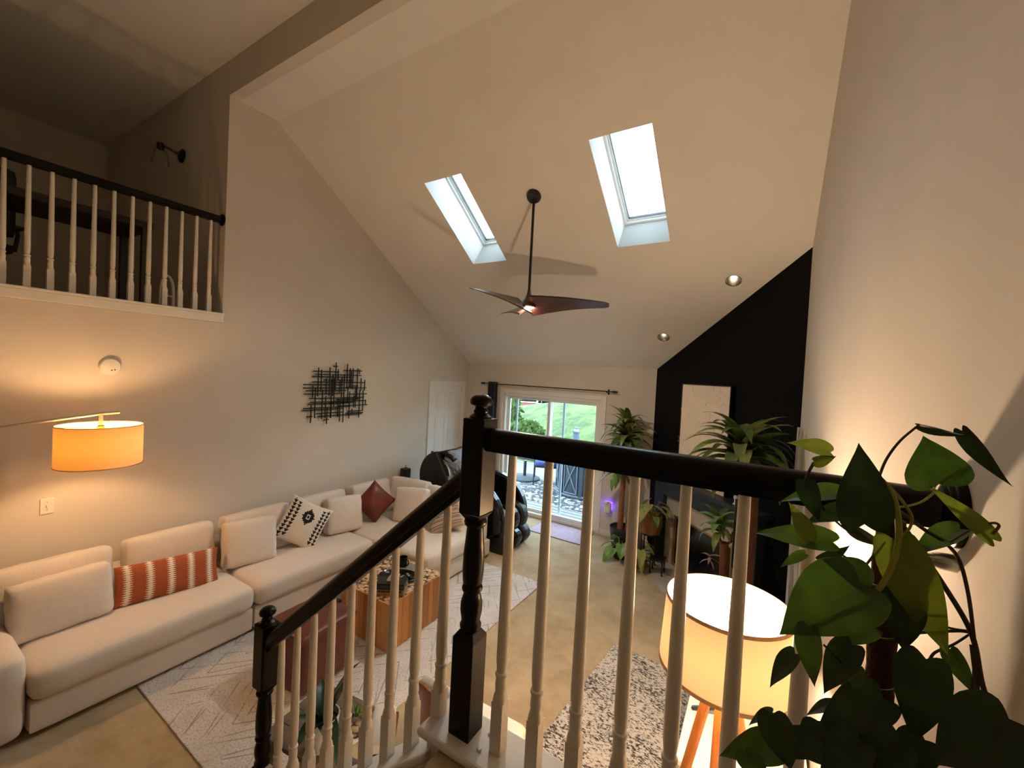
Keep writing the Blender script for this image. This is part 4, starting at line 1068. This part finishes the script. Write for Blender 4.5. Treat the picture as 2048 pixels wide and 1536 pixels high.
def crown(parent, c_, n, L, wd, rng, mats, up=(70, -15), droop=(.6, 1.9), stem=.12):
    for k in range(n):
        s = k/(n-1); el = R(up[0]+(up[1]-up[0])*s+rng.uniform(-8, 8)); az = k*2.39996+rng.uniform(-.3, .3)
        dr = droop[0]+(droop[1]-droop[0])*rng.random(); LL = L*(.65+.35*math.sin(PI*(.25+.6*s)))*rng.uniform(.85, 1.1)
        q_ = round(dr*3)/3
        bx, by = parent.location.x+c_[0], parent.location.y+c_[1]; ch, sh = math.cos(az), math.sin(az); ok = 1e9
        if sh > 1e-6: ok = min(ok, (YB-.03-by)/sh)
        if ch > 1e-6: ok = min(ok, (XR-.03-bx)/ch)
        if ch+sh > 1e-6: ok = min(ok, (DX0+DY0-.06-bx-by)/(ch+sh))
        reach = max(.35, math.sin(q_+.01)/(q_+.01) if q_ < 1.6 else .62)*1.02
        LL = min(LL, max(.14, ok/reach))
        me = leaf_data('strap', 1.0, round(wd/L, 3), .0, q_, m_=mats[rng.randrange(len(mats))])
        o = bpy.data.objects.new('leaf', me); COL.objects.link(o); o.parent = parent
        o.location = Vector(c_)+Vector((0, 0, stem*(1-s))); o.rotation_euler = (rng.uniform(-.25, .25), -el, az); o.scale = (LL, LL, LL)
def lathe_pot(parent, r0, r1, h_, m_, name='pot'):
    MB().lathe([(r0, 0), (r1, h_), (r1*.93, h_), (r1*.90, h_-.04), (.001, h_-.04)], 28, caps=False).build(name, m_, parent, smooth=True)
    MB().lathe([(r1*.905, h_-.045), (r1*.905, h_-.035)], 24).build('soil', 'soil', parent)
rng = random.Random(21)
# tall cane plant by the sliding door
pp = thing('cane_plant', 'tall cane plant with thick stems in a dark pot right of the sliding door', 'plant', (-1.56, 5.80, 0))
lathe_pot(pp, .15, .195, .30, 'pot_dark')
for (x, y, h_, r_) in ((-.05, 0, 1.42, .038), (.06, -.03, .78, .03), (.08, .05, 1.08, .03)):
    q = MB().tube([(x, y, .22), (x*1.02, y, h_*.5), (x+.02, y, h_)], [r_*1.1, r_, r_*.95], 12); q.build('cane_stem', 'cane', pp, smooth=True)
crown(pp, (-.03, 0, 1.40), 64, .47, .105, rng, ['leaf_drac', 'leaf_drac_pale', 'leaf_drac_pale'], (86, 0), (1.3, 2.9), .30)
crown(pp, (-.10, -.03, 1.06), 9, .36, .10, rng, ['leaf_broad', 'leaf_drac'], (10, -45), (.9, 1.6), .05)
for k in range(2): MB().tube([(-.04, 0, 1.2), (-.08, -.02, 1.16), (-.1, -.03, 1.08)], .008).build('petiole', 'cane', pp, smooth=True) if k == 0 else None
# basket plant on a black stand
ps = thing('plant_stand', 'black metal plant stand holding a basket beside the fireplace', 'plant stand', (-1.14, 5.53, 0))
q = MB()
for k in range(4):
    a = PI/4+k*PI/2; q = MB().tube([(.13*math.cos(a), .13*math.sin(a), 0), (.12*math.cos(a), .12*math.sin(a), .42)], .007); q.build('leg', 'black_metal', ps, smooth=True)
q = MB()
for z in (.41, .12): q.tube([(.122*math.cos(a), .122*math.sin(a), z) for a in [2*PI*k/24 for k in range(25)]], .006, 6, False)
q.build('ring', 'black_metal', ps, smooth=True); MB().lathe([(.12, .395), (.12, .403)], 24).build('plate', 'black_metal', ps)
def basket_plant(label, loc, r_, h_, L, n, mats, seed, pot='basket', asp=.55, up=(75, -10)):
    rg = random.Random(seed); o = thing('potted_plant', label, 'plant', loc)
    MB().lathe([(r_*.82, 0), (r_, h_*.5), (r_*.96, h_), (r_*.88, h_), (r_*.86, h_-.03), (.001, h_-.03)], 28, caps=False).build('pot', pot, o, smooth=True)
    for k in range(n):
        az = k*2.4+rg.uniform(-.3, .3); el = R(up[0]+(up[1]-up[0])*k/max(1, n-1)); st_ = rg.uniform(.5, .9)*L
        d_ = Vector((math.cos(az)*math.cos(el), math.sin(az)*math.cos(el), math.sin(el)+.25)); e_ = Vector((0, 0, h_-.03))+d_*st_
        MB().tube([(0, 0, h_-.03), Vector((0, 0, h_-.03))+d_*st_*.5+Vector((0, 0, .02)), e_], .004, 6).build('petiole', 'stem_green', o, smooth=True)
        me = leaf_data('heart', asp, .7, .25, m_=mats[rg.randrange(len(mats))]); lf = bpy.data.objects.new('leaf', me); COL.objects.link(lf); lf.parent = o
        lf.location = e_; lf.rotation_euler = (rg.uniform(-.3, .3), R(rg.uniform(5, 40)), az); s_ = L*rg.uniform(.75, 1.1); lf.scale = (s_, s_, s_)
    return o
basket_plant('pale yellow-green plant in a basket raised on the black stand', (-1.14, 5.53, .403), .145, .24, .22, 13, ['leaf_pale', 'leaf_pale', 'leaf_broad'], 31)
basket_plant('low plant with broad glossy green leaves in a black pot by the tall cane plant', (-1.50, 5.47, 0), .10, .12, .24, 9, ['leaf_broad'], 32, 'pot_black', .6, (50, 5))
basket_plant('low pale yellow plant in a basket on the hearth corner', (-1.21, 5.30, .03), .10, .12, .22, 11, ['leaf_pale', 'leaf_pale'], 33, 'basket', .5, (55, 5))
stl = thing('low_stand', 'small low black stand between the basket plant and the fireplace', 'stand', (-.98, 5.27, .03))
for sx in (-1, 1):
    for sy in (-1, 1): MB().box(sx*.07-.008, sx*.07+.008, sy*.07-.008, sy*.07+.008, 0, .17).build('leg', 'black_metal', stl)
MB().box(-.085, .085, -.085, .085, .17, .19).build('seat', 'black_metal', stl)
# cane plant in front of the fireplace
pf = thing('hearth_cane_plant', 'short cane plant with one thick stem standing in front of the fireplace opening', 'plant', (-.222, 4.50, 0))
lathe_pot(pf, .12, .15, .26, 'pot_black')
MB().tube([(0, 0, .2), (0, 0, .55), (-.01, 0, .85)], [.04, .038, .04], 14).build('cane_stem', 'cane_dark', pf, smooth=True)
MB().tube([(-.01, 0, .82), (.05, .02, .87), (.06, .02, .96)], .014).build('branch', 'cane_dark', pf, smooth=True)
MB().tube([(-.01, 0, .82), (-.05, -.02, .88), (-.05, -.01, .96)], .014).build('branch', 'cane_dark', pf, smooth=True)
crown(pf, (-.06, 0, .93), 16, .29, .085, rng, ['leaf_drac', 'leaf_broad', 'leaf_drac_pale'], (75, 0), (1.0, 2.3), .1)
crown(pf, (-.12, -.05, .66), 6, .14, .03, rng, ['leaf_pink'], (20, -20), (.8, 1.5), .05)
# big cane plant near the right wall
pb = thing('large_cane_plant', 'large cane plant whose wide leaf crown hides part of the plaster canvas', 'plant', (-.025, 4.13, 0))
lathe_pot(pb, .14, .17, .30, 'pot_black')
MB().tube([(0, 0, .22), (0, 0, .9), (.01, 0, 1.45)], [.055, .05, .048], 14).build('cane_stem', 'cane_dark', pb, smooth=True)
MB().tube([(.01, 0, 1.42), (-.04, 0, 1.55), (-.08, 0, 1.72)], .022).build('branch', 'cane_dark', pb, smooth=True)
MB().tube([(.01, 0, 1.42), (.07, 0, 1.5), (.1, 0, 1.62)], .02).build('branch', 'cane_dark', pb, smooth=True)
crown(pb, (-.10, 0, 1.68), 46, .56, .125, rng, ['leaf_drac', 'leaf_drac', 'leaf_drac_pale'], (74, 0), (1.1, 2.7), .18)
def tuck(plant):
    for lf in plant.children:
        if not lf.name.startswith('leaf'): continue
        for _ in range(10):
            Mw = Matrix.Translation(plant.location) @ Matrix.LocRotScale(lf.location, lf.rotation_euler, lf.scale); bad = False
            for v_ in lf.data.vertices:
                q_ = Mw @ v_.co
                if q_.x > XR-.01 or q_.y > YB-.01 or q_.x+q_.y > DX0+DY0-.01: bad = True; break
            if not bad: break
            lf.scale = lf.scale*.85
            lf.rotation_euler.y += .06
for nm in ('cane_plant', 'potted_plant', 'large_cane_plant', 'hearth_cane_plant'): tuck(bpy.data.objects[nm])
# orchid in a white pot and a glass jar on the side table
od = thing('potted_orchid', 'dark green broad-leaved plant in a white pot on the low side table', 'plant', on_z(645, 1488, .495))
od.location.z = .495
lathe_pot(od, .062, .075, .15, 'pot_white')
for az, el, L, cv in ((30, 75, .34, .5), (150, 55, .22, 1.2), (-20, 30, .25, 1.5), (-70, 45, .24, 1.4), (95, 60, .20, .9), (220, 35, .18, 1.2), (270, 62, .2, .8)):
    me = leaf_data('heart', .36, cv, .3, m_='leaf_orchid'); lf = bpy.data.objects.new('leaf', me); COL.objects.link(lf); lf.parent = od
    lf.location = (0, 0, .12); lf.rotation_euler = (0, R(-el), R(az)); lf.scale = (L*1.05,)*3
jr = thing('terrarium_jar', 'round clear glass jar with a succulent on the low side table', 'jar', on_z(712, 1470, .495)); jr.location.z = .495
MB().lathe([(.03, .0), (.05, .02), (.058, .05), (.05, .085), (.03, .105), (.026, .112)], 24, caps=False).build('glass_body', 'glass_clear', jr, smooth=True)
MB().lathe([(.028, .004), (.044, .02), (.048, .035), (.001, .04)], 20).build('pebbles', 'slice_mosaic', jr, smooth=True)
for k in range(12):
    a = k*2.4; me = leaf_data('heart', .35, -.6, .5, m_='leaf_broad'); lf = bpy.data.objects.new('leaf', me); COL.objects.link(lf); lf.parent = jr
    lf.location = (0, 0, .10); lf.rotation_euler = (0, R(-35-4*k), a); lf.scale = (.06, .06, .06)

# ------------------------------------------------------------------ pothos on a moss pole by the landing rail
po_c = at_d(1762, 1300, .665)
po = thing('pothos_plant', 'trailing pothos on a brown moss pole on the landing in front of the railing', 'plant', (po_c.x, po_c.y, 1.222))
org = Vector((po_c.x, po_c.y, 1.222))
MB().lathe([(.085, 0), (.11, .17), (.104, .17), (.10, .14), (.001, .14)], 28, caps=False).build('pot', 'pot_black', po, smooth=True)
MB().lathe([(.1, .135), (.1, .145)], 20).build('soil', 'soil', po)
ptop = at_d(1760, 1035, .665).z-1.222
pr = [(0, 0, .12+ (ptop-.12)*k/24) for k in range(25)]
MB().tube(pr, [.0185+.002*math.sin(k*2.1) for k in range(25)], 14).build('moss_pole', 'moss_pole', po, smooth=True)
q = MB()
for k in range(9):
    z = .2+k*(ptop-.22)/9; q.tube([(.0205*math.cos(a), .0205*math.sin(a), z+.006*math.cos(a)) for a in [2*PI*i/20 for i in range(21)]], .0008, 5, False)
q.build('tie', 'lamp_metal', po)
def vine(pts, r_, m_, name='vine', dep=.64):
    P3 = []
    for q_ in pts: P3.append(at_d(q_[0], q_[1], q_[2] if len(q_) > 2 else dep)-org)
    out = []                              # smooth the polyline (Catmull-Rom)
    for i in range(len(P3)-1):
        a, b, c_, d_ = P3[max(0, i-1)], P3[i], P3[i+1], P3[min(len(P3)-1, i+2)]
        for k in range(5):
            t_ = k/5; out.append(.5*((2*b)+(c_-a)*t_+(2*a-5*b+4*c_-d_)*t_*t_+(3*b-a-3*c_+d_)*t_**3))
    out.append(P3[-1])
    MB().tube(out, [r_*(1-.35*i/len(out)) for i in range(len(out))], 8).build(name, m_, po, smooth=True)
vine([(1756, 955), (1782, 985), (1795, 1030), (1797, 1080), (1785, 1130), (1760, 1175), (1728, 1205), (1690, 1222), (1650, 1240), (1618, 1258)], .0048, 'stem_green', dep=.61)
vine([(1757, 953), (1790, 985), (1812, 1012), (1824, 1035), (1818, 1058), (1800, 1075)], .0024, 'stem_green', 'petiole', .61)
vine([(1756, 960, .66), (1772, 920, .64), (1800, 882, .62), (1838, 850, .60)], .0022, 'stem_dark', 'petiole')
vine([(1757, 1000), (1800, 1045), (1850, 1115), (1890, 1175, .62), (1930, 1240, .6), (1950, 1290, .59), (1965, 1370, .57), (1990, 1425, .55), (2030, 1450, .53)], .0042, 'stem_dark')
vine([(1795, 1020), (1850, 1060), (1890, 1085, .62), (1918, 1120, .61), (1935, 1180, .6), (1945, 1250, .59), (1950, 1310, .59), (1945, 1380, .58), (1940, 1415, .58)], .0030, 'stem_dark')
vine([(1795, 1268), (1860, 1264), (1920, 1262, .61), (1945, 1268, .6)], .0026, 'stem_dark')
vine([(1800, 1232), (1850, 1240), (1900, 1256, .62), (1940, 1262, .6)], .0020, 'stem_dark')
vine([(1858, 1322), (1870, 1305), (1905, 1290, .62), (1940, 1268, .6)], .0022, 'stem_dark')
vine([(1985, 1068, .56), (1998, 1052, .555), (1985, 1046, .56), (1950, 1055, .58), (1900, 1085, .6)], .0019, 'cane_dark', 'tendril')
vine([(1700, 1168), (1740, 1120), (1760, 1090)], .0020, 'stem_dark', 'petiole'); vine([(1660, 1095), (1700, 1120), (1738, 1150)], .0018, 'stem_dark', 'petiole')
vine([(1628, 925), (1615, 950), (1612, 975), (1640, 1010), (1680, 1050), (1725, 1080)], .0022, 'stem_dark', 'petiole')
vine([(1880, 966, .6), (1868, 985), (1840, 1005), (1800, 1014), (1765, 1010)], .0020, 'stem_green', 'petiole')
vine([(1945, 1290, .59), (1955, 1400, .57), (1952, 1536, .56)], .0034, 'stem_dark')
vine([(1648, 1290), (1690, 1330), (1735, 1350)], .0016, 'stem_dark', 'petiole')
def pleaf(b, t_, asp, roll, d0, d1, m_='leaf_pothos', curl=.5, fold=.18):
    B = at_d(b[0], b[1], d0); T = at_d(t_[0], t_[1], d1); X_ = (T-B); L = X_.length; X_.normalize()
    view = (CAM-(B+T)/2).normalized(); Nn = (view-X_*view.dot(X_)).normalized(); Nn = Matrix.Rotation(R(roll), 3, X_) @ Nn; Y_ = Nn.cross(X_)
    me = leaf_data('heart', asp, curl, fold, m_=m_); o = bpy.data.objects.new('leaf', me); COL.objects.link(o); o.parent = po
    sx = (math.hypot(math.sin(curl)/curl, (1-math.cos(curl))/curl) if abs(curl) > 1e-3 else 1); th_ = math.atan2((1-math.cos(curl))/curl, math.sin(curl)/curl) if abs(curl) > 1e-3 else 0
    M3 = Matrix((X_, Y_, Nn)).transposed() @ Matrix.Rotation(-th_, 3, 'Y'); 
    o.matrix_basis = Matrix.Translation(B-org) @ M3.to_4x4() @ Matrix.Diagonal((L/sx, L/sx, L/sx, 1))
PL = [((1660, 905), (1573, 886), .75, 55, .63, .66, 'leaf_pothos_lime'), ((1628, 922), (1673, 912), .9, 50, .63, .62, 'leaf_pothos_lime'), ((1728, 1048), (1717, 885), .56, 10, .60, .60, 'leaf_pothos_dark'), ((1680, 985), (1558, 1005), .5, 50, .62, .66, 'leaf_pothos'),
      ((1612, 962), (1640, 1045), .5, 20, .61, .60, 'leaf_pothos_dark'), ((1616, 1080), (1576, 1003), .55, 35, .60, .62, 'leaf_pothos_lime'), ((1665, 1085), (1506, 1066), .42, 35, .61, .68, 'leaf_pothos'), ((1700, 1020), (1610, 1048), .5, 30, .63, .64, 'leaf_pothos_dark'),
      ((1610, 1108), (1561, 1135), .4, 30, .66, .68, 'leaf_pothos'), ((1722, 1168), (1558, 1270), .72, 8, .60, .62, 'leaf_pothos'), ((1742, 1172), (1640, 1118), .75, 38, .62, .63, 'leaf_pothos'), ((1618, 1256), (1630, 1374), .42, 25, .60, .60, 'leaf_pothos'),
      ((1590, 1308), (1540, 1376), .45, 35, .62, .63, 'leaf_pothos_dark'), ((1878, 968), (1846, 871), 1.0, 12, .60, .60, 'leaf_pothos'), ((1837, 852), (1945, 872), .32, 48, .60, .56, 'leaf_pothos_dark'), ((1925, 862), (2027, 974), .28, 30, .57, .54, 'leaf_pothos_dark'),
      ((1984, 1078), (1850, 968), .28, 25, .56, .61, 'leaf_pothos_lime'), ((1792, 1082), (1898, 1312), .38, 12, .62, .60, 'leaf_pothos_lime'), ((1920, 1058), (1822, 1115), .5, 35, .62, .64, 'leaf_pothos'), ((1800, 1182), (1808, 1302), .66, 10, .63, .63, 'leaf_pothos_dark'),
      ((1852, 1318), (1828, 1486), .52, 8, .60, .60, 'leaf_pothos_dark'), ((2018, 1438), (1868, 1530), .70, 10, .47, .50, 'leaf_pothos_dark'), ((1900, 1298), (1948, 1388), .42, 20, .62, .61, 'leaf_pothos'), ((1560, 1492), (1438, 1512), .55, 20, .66, .68, 'leaf_pothos'),
      ((1545, 1428), (1582, 1540), .55, 10, .64, .64, 'leaf_pothos_dark'), ((1545, 1425), (1497, 1452), .5, 50, .66, .67, 'leaf_pothos_dark'), ((1600, 1450), (1690, 1540), .6, 15, .64, .64, 'leaf_pothos_dark'), ((1765, 1395), (1630, 1468), .55, 10, .62, .64, 'leaf_pothos_dark'),
      ((1705, 1290), (1648, 1388), .5, 20, .64, .65, 'leaf_pothos_dark'), ((1670, 1408), (1612, 1432), .45, 40, .66, .67, 'leaf_pothos_dark'), ((1745, 1255), (1660, 1292), .55, 20, .65, .66, 'leaf_pothos'), ((1712, 1330), (1690, 1395), .6, 25, .64, .65, 'leaf_pothos'),
      ((1720, 1480), (1640, 1545), .7, 8, .60, .61, 'leaf_pothos_dark'), ((1800, 1480), (1720, 1550), .7, 8, .58, .60, 'leaf_pothos_dark'), ((1700, 1440), (1790, 1535), .6, 10, .63, .61, 'leaf_pothos_dark'), ((1850, 1480), (1790, 1560), .7, 15, .59, .59, 'leaf_pothos_dark'),
      ((1490, 1500), (1530, 1560), .7, 20, .65, .65, 'leaf_pothos'), ((1830, 1250), (1880, 1235), .5, 30, .66, .64, 'leaf_pothos'), ((1705, 1055), (1775, 1095), .35, 45, .66, .67, 'leaf_pothos_dark'), ((1640, 1120), (1700, 1090), .5, 40, .67, .66, 'leaf_pothos_dark'),
      ((1900, 1485), (1960, 1560), .55, 25, .60, .58, 'leaf_pothos_dark'), ((1660, 1470), (1580, 1520), .6, 15, .66, .66, 'leaf_pothos_dark')]
for a in PL: pleaf(*a)

# ------------------------------------------------------------------ outside: deck, furniture, lawn, houses
GZ = -.05
dkf = struct(MB().box(-7.5, 2.5, YB+.16, 10.0, GZ-.3, GZ-.03).build('floor_deck', 'stone_dark'))
db = None
for k in range(27):
    y = YB+.17+k*.142
    if db is None: db = MB().box(-7.5, 2.5, 0, .124, GZ-.03, GZ).build('plank', 'deck_board', dkf, loc=(0, y, 0))
    else: inst(db, 'plank', dkf, (0, y, 0))
def orug(label, x0, x1, y0, y1):
    tag(MB().box(x0, x1, y0, y1, GZ, GZ+.008).build('outdoor_rug', 'pebble_rug'), label, 'rug')
orug('pebble-patterned outdoor rug spread on the deck under the umbrella base', -5.2, -1.7, 7.02, 8.55)
orug('narrow pebble-patterned strip on the deck against the sliding door', -3.2, -1.8, YB+.17, 6.50)
o = MB().lathe([(.28, GZ), (.28, GZ+.014)], 32, c=(-2.25, 6.36, .008)).build('round_mat', 'slate_fabric'); tag(o, 'dark round mat on the deck outside the sliding door', 'mat')
ub = thing('umbrella_base', 'round dark umbrella base with upright sleeve on the deck', 'umbrella base', (-4.62, 8.38, GZ+.008))
MB().lathe([(.36, 0), (.36, .03), (.32, .05), (.04, .07)], 32).build('disc', 'stone_dark', ub, smooth=True)
MB().tube([(0, 0, .06), (0, 0, .42)], .035, 14).build('sleeve', 'black_metal', ub, smooth=True)
pc = thing('patio_chair', 'black metal patio chair with blue seat cushions on the deck', 'chair', (-4.06, 8.34, GZ), R(25))
for sx in (-1, 1):
    MB().tube([(sx*.26, -.26, 0), (sx*.25, -.22, .42), (sx*.25, -.2, .64), (sx*.25, .18, .66)], .013).build('leg', 'black_metal', pc, smooth=True)
    MB().tube([(sx*.26, .3, 0), (sx*.25, .2, .42), (sx*.24, .3, .95)], .013).build('leg', 'black_metal', pc, smooth=True)
MB().box(-.26, .26, -.24, .24, .40, .425).build('seat_frame', 'black_metal', pc)
rbox(.25, .25, .06, .05, 8, (0, 0, .3)).build('seat_cushion', 'cushion_blue', pc, smooth=True, loc=(0, -.01, .48))
rbox(.25, .06, .27, .05, 8, (0, .3, 0)).build('back_cushion', 'cushion_blue', pc, smooth=True, loc=(0, .2, .76), rot=(R(-14), 0, 0))
q = MB()
for z in (.5, .7, .93): q.tube([(-.245, .22+.08*(z-.42)*2, z), (.245, .22+.08*(z-.42)*2, z)], .01)
q.build('back_frame', 'black_metal', pc, smooth=True)
hx = thing('hammock_stand', 'thin black chair frame with curved legs at the far left of the deck', 'chair', (-5.25, 7.95, GZ))
for yy in (-.22, .22):
    MB().tube([(-.3, yy, .015), (.05, yy, .02), (.3, yy, .10), (.42, yy, .22)], .012).build('runner', 'black_metal', hx, smooth=True)
    MB().tube([(.25, yy, .08), (.1, yy, .5), (-.25, yy, .95)], .012).build('side_rail', 'black_metal', hx, smooth=True)
MB().box(-.25, .2, -.22, .22, .44, .455).build('seat', 'black_metal', hx)
for k in range(6): MB().tube([(-.03-.04*k, -.22, .6+.06*k), (-.03-.04*k, .22, .6+.06*k)], .008).build('slat', 'black_metal', hx, smooth=True)
tbx, tby, tr_ = -3.10, 8.22, .58
tubo = thing('round_bar_cabinet', 'round slate-blue cabinet with crossed battens and pale top on the deck', 'cabinet', (tbx, tby, GZ))
MB().lathe([(tr_-.02, .0), (tr_-.02, .86)], 40).build('body', 'tub_blue', tubo, smooth=True)
MB().lathe([(tr_+.02, .86), (tr_+.04, .89), (tr_+.03, .92), (.001, .93)], 40).build('top', 'siding', tubo, smooth=True)
MB().lathe([(tr_+.012, .03), (tr_+.02, .06), (tr_-.01, .075)], 40, caps=False).build('base_ring', 'tub_batten', tubo, smooth=True)
for k in range(8):
    a0, a1 = 2*PI*k/8+.25, 2*PI*(k+1)/8+.25
    MB().bar((tr_*math.cos(a0), tr_*math.sin(a0), .0), (tr_*math.cos(a0), tr_*math.sin(a0), .86), .07, .03, (math.cos(a0), math.sin(a0), 0)).build('post', 'tub_blue', tubo)
    b0, b1 = a0+.13, a1-.13
    for (p_, q_, z0, z1) in ((b0, b1, .10, .78), (b0, b1, .78, .10), (b0, b0+.01, .1, .78), (b1, b1-.01, .1, .78), (b0, b1, .1, .1), (b0, b1, .78, .78)):
        n = 6; MB().tube([((tr_-.008)*math.cos(p_+(q_-p_)*i/n), (tr_-.008)*math.sin(p_+(q_-p_)*i/n), z0+(z1-z0)*i/n) for i in range(n+1)], .013, 6).build('batten', 'tub_batten', tubo)
dr = thing('deck_railing', 'thin black metal balustrade along the far edge of the deck', 'railing', (0, 9.95, GZ))
for z in (.1, .76): MB().box(-7.4, 2.4, -.02, .02, z-.02, z+.02).build('rail', 'black_metal', dr)
bb = None
for k in range(80):
    x = -7.3+.12*k
    if bb is None: bb = MB().box(-.008, .008, -.008, .008, .1, .76).build('picket', 'black_metal', dr, loc=(x, 0, 0))
    else: inst(bb, 'picket', dr, (x, 0, 0))
pst = on_y(1155, 880, 9.95)
q = thing('railing_post', 'dark deck post with a lantern cap seen through the glass door', 'post', (pst.x, 9.85, GZ))
MB().box(-.06, .06, -.06, .06, 0, 1.02).build('post', 'roof_dark', q, bev=.004)
MB().box(-.08, .08, -.08, .08, 1.02, 1.05).build('cap', 'roof_dark', q, bev=.004); MB().box(-.045, .045, -.045, .045, 1.05, 1.12).build('lantern', 'siding', q); MB().box(-.06, .06, -.06, .06, 1.12, 1.14).build('lid', 'roof_dark', q)
# rising lawn
lw = MB(); NX, NY = 30, 30; vs = []
def hill(x, y): 
    q_ = min(max(0, y-10), 10); s_ = .150+.0162*max(-12, min(14, x+11.6)); return -.9 + s_*q_ - .03*max(0, y-20) + .05*math.sin(x*.5)*math.sin(y*.4)
for j in range(NY+1):
    for i in range(NX+1):
        x = -45+65*i/NX; y = 9.5+27*j/NY; vs.append((x, y, hill(x, y)))
for j in range(NY):
    for i in range(NX): a = j*(NX+1)+i; lw.f.append((a, a+1, a+NX+2, a+NX+1)); lw.mi.append(0)
lw.v = vs; lo = lw.build('ground_lawn', 'lawn', None, smooth=True); struct(lo)
def foliage(parent, c_, rx, rz_, n, seed, sz=.12, name='foliage'):
    rg = random.Random(seed); m_ = MB()
    for k in range(n):
        a, b = rg.uniform(0, 2*PI), math.acos(rg.uniform(-1, 1)); rr = rg.uniform(.55, 1.)
        p_ = Vector((rx*rr*math.sin(b)*math.cos(a), rx*rr*math.sin(b)*math.sin(a), rz_*rr*math.cos(b)))+Vector(c_)
        e = Euler((rg.uniform(0, 6), rg.uniform(0, 6), rg.uniform(0, 6))).to_matrix(); s_ = sz*rg.uniform(.6, 1.3)
        m_.add([p_+e @ Vector(v_)*s_ for v_ in ((-1, 0, 0), (0, -.5, .1), (1, 0, 0), (0, .5, .1))], [(0, 1, 2, 3)])
    o = m_.build(name, 'leaf_tree', parent, fix=False); o['kind'] = 'stuff'; return o
for (px, py, d_, rx, rz_, sd_, lab) in ((1006, 835, 15., .75, 1.6, 1, 'tall leafy shrub at the left edge of the lawn'), (1052, 866, 13.2, .6, .38, 2, 'round bush growing on the lawn behind the deck')):
    c_ = at_d(px, py, d_); gz = hill(c_.x, c_.y)
    tr_o = thing('garden_shrub', lab, 'shrub', (c_.x, c_.y, gz)); zc = c_.z-gz
    MB().tube([(0, 0, -.1), (.03, 0, max(.3, zc))], [.06, .03], 8).build('trunk', 'cane_dark', tr_o, smooth=True)
    foliage(tr_o, (0, 0, zc), rx, rz_, 2600, sd_, .10)
def house(label, px, py, d_, w_, h_, wall, roof):
    c_ = at_d(px, py, d_); hz_ = hill(c_.x, min(36, c_.y)); o = thing('house', label, 'house', (c_.x, c_.y, hz_-.3), R(25))
    MB().box(-w_/2, w_/2, -2, 2, 0, h_).build('wall', wall, o)
    MB().prism([(-w_/2-.3, h_), (w_/2+.3, h_), (0, h_+1.6)], -2.3, 2.3, 'y').build('roof', roof, o)
    for k in range(3):
        x = -w_/2+w_*(k+.5)/3; f_ = MB().box(x-.45, x+.45, -2.04, -2.0, h_*.45, h_*.45+.9).build('window', 'white_trim', o); MB().box(x-.38, x+.38, -2.05, -2.03, h_*.45+.07, h_*.45+.83).build('pane', 'black_gloss', f_)
house('red brick house beyond the lawn crest', 1047, 800, 30, 2.0, 1.9, 'brick_red', 'roof_dark')
house('pale house with dark roof beyond the lawn crest', 1076, 799, 37, 2.4, 2.1, 'siding', 'roof_dark')
house('slate-coloured house next to the pale house beyond the lawn crest', 1106, 797, 46, 2.8, 2.4, 'tub_blue', 'siding')
